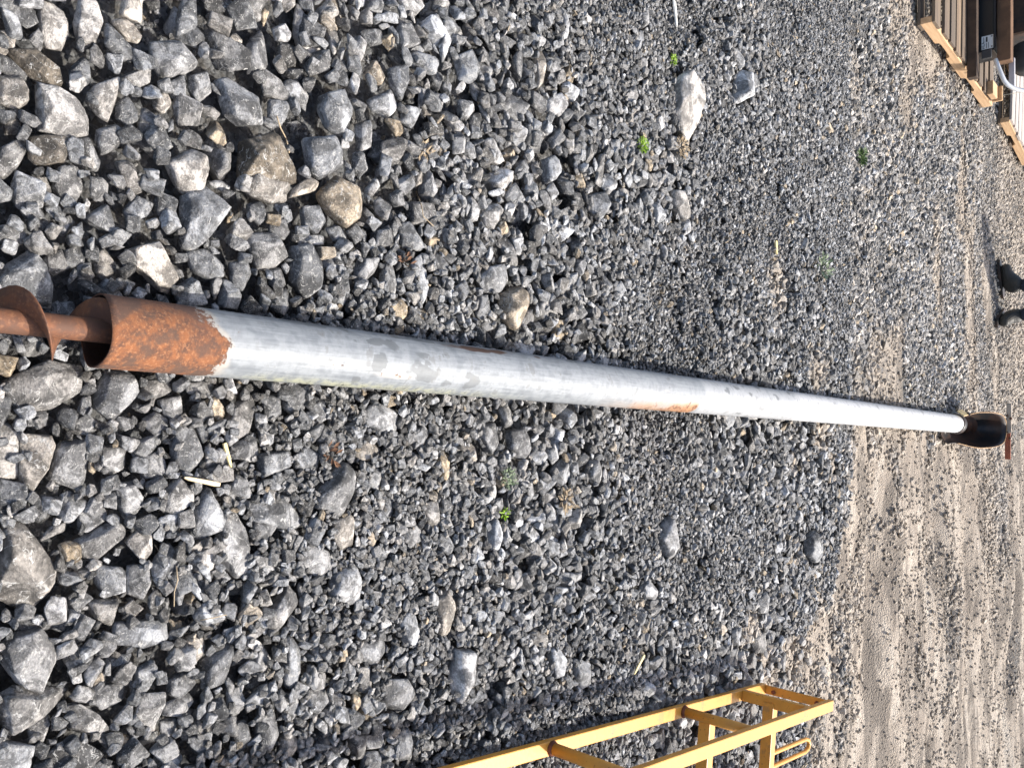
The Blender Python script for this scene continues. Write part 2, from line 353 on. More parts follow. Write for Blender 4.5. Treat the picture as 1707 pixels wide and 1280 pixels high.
# ------------------------------------------------------------------ rocks traced one by one
# (label or '', brightness, warmth, outline in picture coordinates)
ROCKS = [
('big pale cream rock cut by the left picture edge above a brown slab', .95, .45, [(-12,50),(20,50),(32,60),(28,80),(5,94),(-12,92)]),
('large pale rock with a long dark crease down its middle', .72, .35, [(60,0),(85,-4),(115,20),(118,60),(108,82),(80,78),(65,55)]),
('tall pale grey rock with a shaded left flank beside the creased rock', .66, .3, [(135,-8),(165,0),(178,40),(165,70),(150,80),(130,75),(122,40)]),
('blocky pale rock in the top row above the pinkish oblong stone', .7, .4, [(205,-4),(243,-8),(243,38),(215,28),(200,20)]),
('smooth pinkish cream oblong stone lying diagonally', .82, .5, [(187,32),(205,28),(230,42),(242,60),(235,71),(215,65),(195,45)]),
('wide flat grey wedge shaped rock pointing right, in the upper left of the gravel', .42, .1, [(248,70),(300,68),(337,108),(325,118),(285,128),(268,125),(250,100)]),
('small smooth blue grey rounded triangular stone', .38, 0, [(115,115),(140,95),(152,100),(158,130),(150,142),(118,135)]),
('large angular rock with a dark left face and bright pale right face', .78, .25, [(57,140),(100,150),(125,165),(152,200),(153,225),(105,229),(65,215),(60,180)]),
('mottled pale rock tapering to a point, between blue stone and grey stones', .66, .3, [(150,145),(200,132),(205,150),(183,200),(165,190),(142,165)]),
('long olive brown slab lying under the pale cream rock', .2, .75, [(10,82),(60,80),(100,110),(108,140),(90,150),(55,125),(18,92)]),
('', .5, .4, [(0,125),(35,120),(52,145),(52,170),(30,182),(0,170)]),
('dark olive slab tucked under the big two toned angular rock', .17, .6, [(45,225),(120,228),(125,240),(110,270),(60,275),(45,260)]),
('', .4, .2, [(0,245),(50,225),(55,240),(30,280),(5,295),(-8,280)]),
('', .36, .1, [(163,215),(195,208),(213,220),(210,240),(170,255),(162,235)]),
('', .38, 0, [(270,140),(312,125),(315,160),(305,170),(290,160)]),
('', .42, .1, [(315,125),(350,120),(358,155),(330,173),(315,150)]),
('', .7, .4, [(258,160),(285,155),(292,172),(275,188),(258,178)]),
('', .25, 0, [(195,170),(215,158),(235,185),(235,200),(215,210),(195,195)]),
('', .14, .1, [(0,88),(18,95),(52,125),(50,135),(10,120),(-5,110)]),
('', .2, .5, [(5,185),(35,180),(40,222),(10,222)]),
('', .36, .1, [(130,228),(150,228),(172,270),(168,285),(155,282),(135,250)]),
('', .32, .3, [(190,270),(215,267),(230,285),(242,318),(225,322),(205,305)]),
('', .4, .15, [(95,280),(130,278),(140,320),(130,338),(105,335),(88,310)]),
('', .28, .3, [(52,285),(80,283),(90,320),(80,342),(58,325)]),
('long dark grey rock with pale scratches and a pale pointed lower tip', .33, .05, [(355,132),(375,128),(428,165),(440,210),(432,228),(405,210),(385,210),(370,180)]),
('chunky pale rock perched on top of the triangular grey slab', .75, .35, [(270,268),(320,250),(345,262),(350,280),(335,325),(315,328),(290,305)]),
('flat speckled triangular light grey slab under a chunky pale rock', .45, 0, [(300,325),(340,312),(385,345),(385,365),(340,400),(325,417),(298,410)]),
('bright knobbly cream rock just above the rusty mouth of the pipe', .98, .42, [(225,385),(250,385),(262,403),(285,398),(305,425),(311,455),(285,485),(265,480),(215,440),(210,415)]),
('smooth dark blue grey rock to the right of the bright cream rock', .27, 0, [(310,420),(350,415),(380,445),(378,462),(350,465),(320,450)]),
('', .4, 0, [(205,350),(230,325),(262,340),(250,360),(215,370)]),
('', .4, .05, [(30,340),(60,333),(78,355),(75,365),(45,362)]),
('', .45, .05, [(135,365),(180,340),(190,360),(200,392),(175,393),(150,372)]),
('', .42, .1, [(0,375),(30,370),(50,392),(45,405),(25,412),(-4,400)]),
('', .34, .1, [(45,365),(90,362),(94,382),(75,392),(50,385)]),
('', .4, .1, [(95,370),(120,358),(130,370),(110,392),(93,388)]),
('', .33, .05, [(105,420),(130,405),(146,420),(145,438),(120,446),(104,438)]),
('', .3, .2, [(72,428),(105,415),(120,448),(90,460),(75,450)]),
('big fissured grey boulder partly under the rusty screw of the auger', .48, .05, [(-8,460),(55,420),(80,445),(90,480),(88,510),(60,508),(-8,500)]),
('', .55, .4, [(157,425),(175,412),(198,440),(195,455),(175,465),(160,455)]),
('', .3, .05, [(130,440),(158,437),(160,475),(150,488),(132,475)]),
('', .33, .05, [(90,505),(130,503),(135,520),(110,530),(88,528)]),
('large dark boulder with a pale yellowish lower edge beneath the open pipe mouth', .4, .25, [(18,628),(80,603),(140,612),(139,650),(90,680),(30,683),(10,660),(8,640)]),
('dark rock covered in white scratches touching the rusty end of the pipe', .3, .03, [(165,640),(175,620),(215,620),(232,655),(200,692),(185,702),(155,680)]),
('rough pale rock cut by the near left edge, below the auger screw', .75, .3, [(-12,680),(15,700),(32,725),(35,795),(0,795),(-12,750)]),
('brownish shaded rock with a pale rim between the rough pale rock and a grey block', .42, .45, [(32,725),(90,728),(97,745),(85,780),(45,830),(30,790)]),
('large grey green block with a bright pale patch, lower left of the pipe mouth', .45, .12, [(100,740),(150,730),(152,760),(138,818),(80,800),(90,755)]),
('', .5, .1, [(122,705),(150,690),(175,710),(150,725),(120,722)]),
('', .6, .15, [(165,745),(213,742),(210,780),(185,790),(162,785)]),
('', .42, .1, [(232,765),(275,750),(285,785),(265,798),(240,798),(230,780)]),
('big dark rounded rock below the rust boundary of the pipe', .28, .05, [(285,710),(320,705),(342,755),(325,780),(310,790),(285,770)]),
('rounded yellowish cream stone just below the pipe where rust meets grey', .68, .85, [(342,670),(360,658),(378,680),(375,710),(350,690)]),
('', .6, .12, [(262,668),(305,660),(307,700),(290,708),(272,690)]),
('', .45, .1, [(238,700),(262,687),(284,700),(284,722),(262,728),(242,712)]),
('', .4, .25, [(240,635),(300,628),(285,655),(255,668),(236,655)]),
('', .42, .2, [(310,640),(362,630),(360,658),(345,663),(315,655)]),
('', .4, .05, [(222,755),(228,738),(270,722),(272,738),(245,762),(228,765)]),
('', .28, .05, [(322,705),(358,700),(350,730),(340,740)]),
('', .5, .1, [(190,810),(225,805),(243,825),(230,855),(210,865),(195,840)]),
('', .52, .2, [(262,830),(300,795),(322,815),(322,840),(290,860),(270,850)]),
('bright light grey triangular stone left of the long dark boulder, below the wood splinter', .62, 0, [(345,812),(380,860),(380,880),(325,900),(313,890),(320,850)]),
('', .48, .1, [(130,850),(175,845),(185,865),(150,888),(132,885)]),
('dark wedge with a broad pale lower face beside the white stone', .28, .2, [(120,905),(195,865),(208,875),(205,900),(155,938),(125,920)]),
('small bright white stone between dark wedge and a thin grey stone', 1.0, .35, [(205,905),(235,880),(258,885),(258,915),(240,935)]),
('huge brownish boulder cut by the near edge, halfway down the left of the picture', .4, .4, [(-8,870),(35,873),(65,905),(92,940),(85,980),(40,1025),(-8,1010)]),
('bluish grey block with a whitened lower half', .5, -.1, [(155,945),(215,948),(215,985),(180,995),(160,975)]),
('', .48, .3, [(145,1003),(205,1000),(190,1045),(155,1030)]),
('', .3, .1, [(215,945),(250,940),(255,975),(240,1000),(208,990)]),
('long light grey brick shaped stone lying along the picture', .52, 0, [(190,1040),(280,1033),(285,1062),(240,1080),(185,1075)]),
('big round boulder with a dark centre and crusted white ring', .5, .15, [(20,1060),(70,1045),(98,1080),(92,1110),(72,1150),(30,1140),(5,1110),(-5,1080)]),
('large dark slab with crusty brown lower edge under the round boulder', .33, .25, [(20,1150),(95,1110),(130,1145),(60,1200),(5,1225),(-8,1150)]),
('', .35, .1, [(20,1030),(80,1025),(92,1048),(60,1052),(20,1052)]),
('', .55, .2, [(45,1215),(85,1188),(88,1205),(75,1238),(48,1232)]),
('small cream wedge with a dark left side in the lower left gravel', .9, .45, [(310,1070),(340,1052),(348,1085),(320,1115),(308,1100)]),
('', .4, .05, [(333,1105),(390,1070),(395,1085),(375,1135),(335,1150)]),
('', .5, .05, [(225,1120),(260,1100),(268,1115),(245,1155),(222,1162)]),
('', .35, .1, [(150,1150),(213,1135),(213,1165),(170,1185),(148,1170)]),
('', .4, .2, [(105,1180),(145,1170),(165,1190),(205,1210),(160,1225),(115,1215)]),
('', .38, .1, [(280,1135),(325,1115),(328,1140),(300,1165),(280,1158)]),
('', .4, .15, [(268,1180),(320,1155),(328,1170),(305,1195),(270,1195)]),
('', .55, .1, [(268,1205),(300,1195),(305,1210),(280,1230),(268,1222)]),
('', .45, .3, [(235,1190),(255,1172),(268,1195),(262,1222),(235,1222)]),
('small bright ochre pebble near the bottom of the picture, left part', .85, 1.35, [(195,1240),(208,1225),(220,1227),(215,1250),(203,1257)]),
('small orange tinged pebble at the tip of the long brick shaped stone', .8, 1.2, [(287,1040),(308,1035),(311,1048),(297,1056),(286,1053)]),
('long flat olive brown slab, the largest brown piece, above a dark boulder', .2, .8, [(395,235),(455,225),(500,290),(500,305),(440,305),(395,290)]),
('large brownish grey boulder beneath the olive brown slab', .36, .4, [(400,300),(430,280),(470,285),(488,305),(485,335),(455,340),(410,325)]),
('squarish dark grey boulder with white crust right of the olive brown slab', .38, 0, [(500,230),(560,228),(572,250),(572,280),(530,298),(510,285)]),
('angular boulder, bluish on its left and pale on its right face', .46, 0, [(530,158),(578,153),(592,185),(570,225),(545,210),(528,180)]),
('', .4, .2, [(428,118),(440,112),(465,130),(490,165),(488,172),(440,155)]),
('', .6, .05, [(448,165),(483,170),(480,200),(470,212),(447,205)]),
('', .55, .05, [(610,165),(655,150),(672,175),(650,195),(618,180)]),
('', .5, -.1, [(675,175),(708,185),(690,215),(668,200)]),
('', .6, .2, [(575,85),(600,60),(618,75),(600,108),(580,95)]),
('', .3, .1, [(595,45),(640,50),(645,72),(620,75)]),
('reddish tan pentagonal stone above the pale lobed rock', .5, .8, [(606,120),(628,100),(645,130),(640,142),(608,130)]),
('', .5, 0, [(645,112),(680,110),(682,135),(672,168),(650,140)]),
('', .6, .1, [(455,45),(478,38),(490,55),(485,70),(462,65)]),
('', .42, .25, [(402,8),(420,5),(445,22),(438,35),(420,32)]),
('', .65, .35, [(460,-5),(498,-8),(497,10),(482,18)]),
('', .6, .15, [(660,-5),(710,-5),(715,10),(695,25),(672,18)]),
('', .65, .5, [(382,58),(395,53),(410,68),(405,85),(390,80)]),
('', .42, .1, [(595,205),(620,203),(627,245),(600,250),(594,225)]),
('', .3, .05, [(590,255),(605,252),(618,285),(605,293),(590,280)]),
('slender bone shaped cream stone between the brown boulder and the tan boulder', .88, .6, [(475,335),(490,312),(520,295),(537,305),(525,320),(500,325),(480,340)]),
('large tan boulder with a dusty golden face', .5, .85, [(520,322),(560,295),(595,310),(600,330),(597,370),(575,380),(540,350)]),
('dark blocky rock covered in white mottling, straight below the brownish grey boulder', .35, .15, [(408,390),(465,390),(485,428),(460,445),(425,448),(410,415)]),
('big dark smooth boulder standing a little above the grey part of the pipe', .26, 0, [(480,410),(520,408),(540,440),(538,480),(505,498),(480,470)]),
('', .34, 0, [(500,345),(535,345),(547,370),(530,390),(505,375)]),
('', .28, 0, [(412,340),(440,335),(448,365),(435,375),(415,360)]),
('', .42, .1, [(450,368),(478,365),(488,385),(475,400),(450,390)]),
('', .3, 0, [(382,438),(415,435),(425,455),(405,485),(385,470)]),
('', .5, 0, [(372,462),(390,470),(407,495),(400,516),(365,510)]),
('', .3, .05, [(450,448),(470,447),(482,475),(465,483),(448,475)]),
('', .36, .05, [(448,485),(482,482),(492,505),(475,525),(452,515)]),
('', .5, 0, [(545,380),(565,375),(582,392),(580,405),(560,400)]),
('', .58, .05, [(495,390),(545,392),(545,408),(500,408)]),
('', .4, .1, [(600,430),(635,428),(625,455),(595,475),(590,455)]),
('', .45, .1, [(640,440),(655,437),(665,485),(655,500),(632,495),(635,460)]),
('tall pale grey lens shaped stone upright beside the yellow patched pebble', .55, 0, [(685,445),(712,440),(717,490),(700,515),(687,500)]),
('round tan pebble with yellow patches just above the grey pipe', .62, 1.15, [(645,510),(665,497),(682,510),(678,530),(660,540),(646,530)]),
('', .45, .02, [(562,462),(580,450),(588,485),(574,520),(562,500)]),
('', .5, .1, [(700,305),(720,285),(732,320),(718,335),(700,322)]),
('', .55, .2, [(610,315),(630,295),(640,312),(622,328),(610,326)]),
('', .48, .1, [(657,305),(690,290),(696,312),(675,325),(660,315)]),
('flat rounded lilac grey stone resting above the gold faced boulder', .5, .05, [(790,465),(810,445),(843,442),(848,470),(835,488),(800,487)]),
('dark boulder with one rough golden face close above the pipe', .5, .8, [(830,490),(865,480),(885,490),(868,530),(855,550),(825,520)]),
('', .3, 0, [(792,492),(815,492),(818,525),(800,537),(792,520)]),
('large angular dark rock, wide at its lower end, below a brown dead leaf', .33, .12, [(515,820),(540,795),(565,768),(592,785),(588,815),(560,861),(515,845)]),
('mottled warm grey rounded rock below the large angular dark rock', .5, .45, [(545,865),(580,852),(592,870),(585,910),(565,917),(542,890)]),
('bright orange tan pointed stone to the lower right of the pipe middle', .8, 1.3, [(722,755),(738,748),(752,765),(750,785),(738,805),(725,780)]),
('large rock with a rough white lower face directly below the pipe middle', .52, .05, [(595,690),(625,672),(665,688),(660,720),(630,722),(600,700)]),
('', .45, .1, [(420,862),(460,865),(470,875),(445,905),(420,905)]),
('long tall dark boulder with a speckled pale lower half', .4, .12, [(358,860),(392,850),(412,885),(418,955),(395,960),(362,930)]),
('', .42, .1, [(495,920),(510,905),(560,920),(562,945),(520,962),(495,950)]),
('', .45, .05, [(512,670),(545,668),(548,700),(530,712),(512,695)]),
('', .33, .1, [(550,695),(585,690),(588,700),(565,722),(547,715)]),
('', .3, .05, [(470,640),(515,640),(510,675),(490,692),(472,680)]),
('', .27, .05, [(438,660),(470,658),(473,690),(455,705),(438,700)]),
('', .4, .25, [(380,680),(425,660),(430,680),(415,725),(385,735),(378,705)]),
('', .5, .1, [(385,745),(428,722),(437,762),(420,770),(385,762)]),
('', .6, .05, [(430,715),(462,712),(460,740),(440,750)]),
('', .5, 0, [(487,765),(510,745),(538,755),(535,785),(515,788),(492,780)]),
('reddish grey triangular stone in the middle of the lower gravel', .48, .5, [(585,765),(612,732),(640,750),(630,765),(600,770)]),
('', .33, -.2, [(680,725),(705,705),(718,725),(705,745),(682,740)]),
('', .5, .1, [(602,772),(625,770),(640,790),(630,820),(608,805)]),
('', .3, -.1, [(632,835),(655,825),(660,850),(648,875),(635,860)]),
('', .52, .3, [(690,845),(728,830),(735,880),(710,870)]),
('', .45, -.15, [(722,895),(742,885),(762,910),(750,926),(725,912)]),
('', .45, .1, [(668,880),(700,872),(708,895),(678,918),(665,900)]),
('', .35, .05, [(405,835),(455,828),(480,835),(512,872),(485,885),(420,870)]),
('large pale grey rock with six sides in the lower middle gravel', .62, .08, [(548,960),(590,938),(604,965),(600,1000),(580,1006),(545,995)]),
('long leaning dark wedge with a bright cream lower edge', .45, .2, [(440,1030),(480,973),(497,990),(498,1003),(450,1060)]),
('tall smooth blue grey rock narrowing at its foot', .4, -.1, [(460,1065),(485,1060),(505,1085),(505,1120),(490,1150),(473,1145),(470,1110)]),
('bluish pale egg shaped stone above and left of the white slab', .6, -.1, [(655,1030),(680,1015),(702,1050),(700,1075),(680,1078),(658,1050)]),
('tall mottled brownish pink rock just above the white slab', .5, .5, [(715,1000),(745,980),(760,1000),(755,1055),(725,1060),(715,1020)]),
('big white rectangular slab, the brightest block of the lower gravel', .98, .12, [(735,1085),(795,1080),(795,1100),(780,1135),(770,1173),(732,1155),(742,1110)]),
('', .42, .05, [(590,1070),(645,1062),(650,1075),(625,1110),(595,1100)]),
('', .48, .1, [(625,1135),(680,1130),(695,1150),(665,1185),(628,1170)]),
('', .75, .3, [(662,1180),(690,1150),(692,1165),(665,1188)]),
('', .38, .1, [(430,1185),(460,1180),(470,1220),(450,1255),(425,1240)]),
('', .42, .1, [(510,1150),(545,1140),(553,1165),(525,1195),(508,1180)]),
('', .48, .05, [(655,1220),(690,1215),(685,1265),(655,1270)]),
('', .28, .05, [(385,1210),(415,1200),(425,1230),(405,1260),(385,1240)]),
('', .5, .3, [(595,1115),(625,1108),(627,1130),(600,1155),(592,1140)]),
('', .6, .1, [(380,1155),(405,1145),(415,1170),(400,1195),(380,1195)]),
('', .4, .1, [(462,1160),(500,1158),(503,1185),(485,1202),(462,1190)]),
('', .5, .3, [(465,1232),(492,1218),(503,1245),(485,1265),(462,1262)]),
('', .3, .05, [(695,980),(700,945),(715,945),(720,975)]),
('', .5, .1, [(600,1230),(640,1218),(645,1245),(612,1250)]),
('', .35, .2, [(575,1225),(610,1222),(612,1262),(590,1268)]),
('tall cream white slab standing alone in the fine gravel of the upper right', .8, .35, [(1118,150),(1128,125),(1150,122),(1167,148),(1168,190),(1150,240),(1128,212),(1115,180)]),
('two toned rock, blue grey and chalk white, right of the tall cream slab', .9, .05, [(1212,165),(1218,135),(1232,120),(1250,128),(1248,160),(1225,172)]),
('small chalk white angular stone left of the green sprig', .9, .15, [(905,165),(935,158),(942,180),(930,196),(910,185)]),
('bluish white stone at the top of the fine gravel, upper end of a gnarled pair', .75, .1, [(930,25),(945,20),(951,45),(945,68),(928,62)]),
('narrow tan crusty stone standing in a dark hollow, lower end of a gnarled pair', .62, .55, [(890,90),(912,80),(912,110),(903,142),(890,148),(888,120)]),
('pale triangular shard among the small stones right of centre', .62, .15, [(1083,900),(1113,858),(1120,925),(1105,928)]),
('', .75, .1, [(1066,978),(1082,962),(1100,982),(1085,1000),(1065,995)]),
('', .72, -.1, [(812,880),(825,862),(840,890),(828,915),(808,915)]),
('smooth light grey upright stone above the yellow frame', .7, .02, [(905,1085),(930,1075),(943,1095),(935,1125),(918,1133)]),
('', .4, .05, [(945,1100),(985,1100),(985,1130),(960,1148),(948,1135)]),
('small flat square pale stone beside the tiny green sprout', .8, .2, [(806,802),(830,808),(828,835),(808,830)]),
('', .8, .5, [(775,745),(790,738),(798,760),(792,778),(778,778)]),
('', .45, .1, [(975,770),(1000,762),(1005,790),(992,808),(975,795)]),
('', .3, .1, [(842,720),(875,715),(885,745),(870,765),(845,752)]),
('', .42, .1, [(790,712),(825,705),(832,735),(815,757),(795,732)]),
('', .62, -.1, [(870,765),(905,745),(918,760),(905,775)]),
('', .5, 0, [(750,90),(795,85),(800,110),(788,138),(765,130)]),
('', .5, .1, [(763,165),(790,170),(797,185),(780,200),(765,190)]),
('greenish grey angular rock below the small chalk white stone', .5, -.25, [(900,265),(925,260),(940,280),(925,300),(905,305)]),
('', .6, .1, [(772,330),(785,325),(802,345),(795,370),(775,368)]),
('', .6, .25, [(798,350),(830,340),(838,360),(818,383),(803,375)]),
('', .6, .1, [(860,270),(880,265),(885,285),(872,298),(860,290)]),
('', .32, 0, [(975,325),(1010,322),(1020,345),(1000,367),(978,350)]),
('', .65, .35, [(1112,315),(1135,320),(1150,345),(1138,368),(1115,340)]),
('', .75, .1, [(1130,370),(1155,365),(1150,390),(1130,395)]),
('', .6, .2, [(1035,160),(1055,140),(1065,165),(1055,175)]),
('', .5, .15, [(1060,95),(1088,100),(1085,115),(1060,115)]),
('', .7, .2, [(965,10),(985,28),(985,45),(968,35)]),
('', .58, 0, [(1035,40),(1055,60),(1060,72),(1048,68)]),
('', .6, .1, [(1060,20),(1080,15),(1082,45),(1062,48)]),
('', .3, -.1, [(1060,405),(1080,395),(1088,420),(1070,425)]),
('dark rock sunk in the small gravel just before the dirt track', .22, 0, [(1332,898),(1350,885),(1365,900),(1355,935),(1335,925)]),
('', .3, .05, [(1265,1000),(1285,990),(1282,1020),(1262,1025)]),
('', .3, 0, [(1265,995),(1275,985),(1290,1000),(1280,1012)]),
]

# ------------------------------------------------------------------ settling of the gravel
CELL = .0045; X0, X1, Y0, Y1 = -2.55, 2.65, .15, 4.35
hx = np.arange(X0, X1, CELL); hy = np.arange(Y0, Y1, CELL)
HX, HY = np.meshgrid(hx, hy, indexing='ij')
cs = (slice(None, None, 4), slice(None, None, 4))
def upsample(fn):
    c = fn(HX[cs], HY[cs]); return np.repeat(np.repeat(c, 4, 0), 4, 1)[:HX.shape[0], :HX.shape[1]]
LEVEL = upsample(ground_level).astype(np.float32)
H = upsample(base_level).astype(np.float32)
DM = upsample(dirt_mask)
DSK = sstep(.12, .5, DM)
CAP = (LEVEL + .046 - .004 * sstep(3.0, 4.3, HY)).astype(np.float32)
# room for the pipe
lx = (HX - P0.x) * PD.y - (HY - P0.y) * PD.x; ly = (HX - P0.x) * PD.x + (HY - P0.y) * PD.y
zc = P0.z + ly * PD.z
und = zc - np.sqrt(np.clip((PIPE_R + .002) ** 2 - lx ** 2, 0, None)) - .003
inside = (np.abs(lx) < PIPE_R + .002) & (ly > -.35) & (ly < PLEN + .2)
CAP = np.where(inside, np.minimum(CAP, und), CAP).astype(np.float32)

KEY = []
def build_rock(i, label, tone, warm, pts):
    rs = np.random.default_rng(900 + i)
    P = np.array([at_z(x, y, .02)[:2] for x, y in pts]); c = P.mean(0)
    Lx, Ly = np.ptp(P[:, 0]), np.ptp(P[:, 1])
    cz = float(ground_level(c[0], c[1]))
    hgt = float(np.clip(.62 * min(Lx, Ly), .012, .085))
    dep_cot = math.hypot(*c) / (CAM_H - .02)
    k = max(.55, (Ly - .5 * hgt * dep_cot) / Ly)
    Q = (P - c) * [1, k]
    Q = Q * 1.07
    # planes of the outline
    area = 0.5 * np.sum(Q[:, 0] * np.roll(Q[:, 1], -1) - np.roll(Q[:, 0], -1) * Q[:, 1])
    if area < 0: Q = Q[::-1]
    Nn, dd = [], []
    for a in range(len(Q)):
        p, q = Q[a], Q[(a + 1) % len(Q)]; e = q - p; L = np.linalg.norm(e)
        if L < 1e-5: continue
        n2 = np.array([e[1], -e[0]]) / L; d0 = n2 @ p
        if d0 <= .15 * min(Lx, Ly) / 2: continue
        tz = rs.uniform(-.2, .5)
        n3 = np.array([n2[0], n2[1], tz]); l3 = np.linalg.norm(n3); Nn.append(n3 / l3); dd.append(d0 / l3)
        if rs.random() < .8:      # broken upper edge
            t2 = rs.uniform(.7, 1.5); n4 = np.array([n2[0], n2[1], t2]); l4 = np.linalg.norm(n4)
            Nn.append(n4 / l4); dd.append((d0 * rs.uniform(.72, .9) + t2 * hgt * rs.uniform(.28, .42)) / l4)
        n5 = np.array([n2[0], n2[1], -1.]); l5 = np.linalg.norm(n5); Nn.append(n5 / l5); dd.append((d0 * .85 + hgt * .35) / l5)
    top = 2 if hgt > .02 else 1
    for a in range(top + 1):
        n = np.array([rs.normal() * .3, rs.normal() * .3, 1.]); n /= np.linalg.norm(n); Nn.append(n); dd.append(hgt * rs.uniform(.42, .52))
    Nn.append(np.array([0, 0, -1.])); dd.append(hgt * .5)
    S = max(Lx, Ly * k, hgt)
    Nn = np.array(Nn); dd = np.array(dd) / S
    px = max(max(p[0] for p in pts) - min(p[0] for p in pts), max(p[1] for p in pts) - min(p[1] for p in pts))
    sub = 5 if px > 95 else (4 if px > 34 else 3)
    V, F, fc = make_stone(sub, Nn, dd, i + 50, .045, 100)
    me = stone_mesh('stone', V, F, fc, M_OBJ, rs)
    z = cz + hgt * float(np.interp(c[1], [1, 3], [.24, .40])) + .006
    # never inside the pipe
    ox = (c[0] - P0.x) * PD.y - (c[1] - P0.y) * PD.x
    o = link('rock' if label else 'stone', me)
    o.scale = (S,) * 3
    # underside of pipe check
    W = V * S + [c[0], c[1], z]
    d = (W[:, 0] - P0.x) * PD.y - (W[:, 1] - P0.y) * PD.x
    al = (W[:, 0] - P0.x) * PD.x + (W[:, 1] - P0.y) * PD.y
    bad = (np.abs(d) < PIPE_R) & (al > -.3)
    if bad.any():
        lim = (P0.z + al[bad] * PD.z - np.sqrt(PIPE_R ** 2 - d[bad] ** 2) - .002)
        z -= max(0, float((W[bad, 2] - lim).max())); W[:, 2] = V[:, 2] * S + z
    o.location = (c[0], c[1], z)
    o['tone'] = float(tone); o['warm'] = float(warm); o['dust'] = 0.
    ix = ((W[:, 0] - X0) / CELL).astype(int); iy = ((W[:, 1] - Y0) / CELL).astype(int)
    ok = (ix >= 0) & (iy >= 0) & (ix < H.shape[0]) & (iy < H.shape[1])
    T = np.full(H.shape, -9., np.float32)
    np.maximum.at(T, (ix[ok], iy[ok]), W[ok, 2])
    fx0, fx1, fy0, fy1 = ix[ok].min() if ok.any() else 0, ix[ok].max() + 1 if ok.any() else 0, iy[ok].min() if ok.any() else 0, iy[ok].max() + 1 if ok.any() else 0
    if ok.any():
        sub_ = T[fx0:fx1, fy0:fy1]
        for _ in range(2):      # close sampling holes
            pad = np.pad(sub_, 1, constant_values=-9)
            nb = np.maximum.reduce([pad[:-2, 1:-1], pad[2:, 1:-1], pad[1:-1, :-2], pad[1:-1, 2:]])
            sub_ = np.where(sub_ < -5, nb, sub_)
        # shrink the lid a little so that small stones may crowd under its edges
        H[fx0:fx1, fy0:fy1] = np.maximum(H[fx0:fx1, fy0:fy1], sub_)
        er = sub_ > -5
        for _ in range(4):
            pad = np.pad(er, 1, constant_values=False)
            er = er & pad[:-2, 1:-1] & pad[2:, 1:-1] & pad[1:-1, :-2] & pad[1:-1, 2:]
        cv = CAP[fx0:fx1, fy0:fy1]; cv[er] = -1
    if label:
        tag(o, label, 'rock', 'large rocks lying in the gravel')
    else:
        o.parent = ground
    return o
for i, (lb, tn, wm, pts) in enumerate(ROCKS):
    KEY.append(build_rock(i, lb, tn, wm, pts))
N_KEYSTONE = sum(1 for r in ROCKS if not r[0])

# orientation library
G = 18
ORI = []
def rast(P):
    top = np.full((G, G), -9.); bot = np.full((G, G), 9.)
    i = np.clip(((P[:, 0] + .5) * G).astype(int), 0, G - 1); j = np.clip(((P[:, 1] + .5) * G).astype(int), 0, G - 1)
    np.maximum.at(top, (i, j), P[:, 2]); np.minimum.at(bot, (i, j), P[:, 2])
    return top, bot
for k, (V, F, me) in enumerate(PROTO):
    S = np.vstack([V, V[F].mean(1)])
    for q in range(12):
        tx, ty = (rng.normal() * .35, rng.normal() * .35) if q < 9 else (rng.uniform(-1.6, 1.6), rng.uniform(-1.6, 1.6))
        e = Euler((tx, ty, rng.uniform(0, 6.283)), 'XYZ'); R = np.array(e.to_matrix())
        P = S @ R.T
        t, b = rast(P); ORI.append((k, e, t, b))
NO = len(ORI)

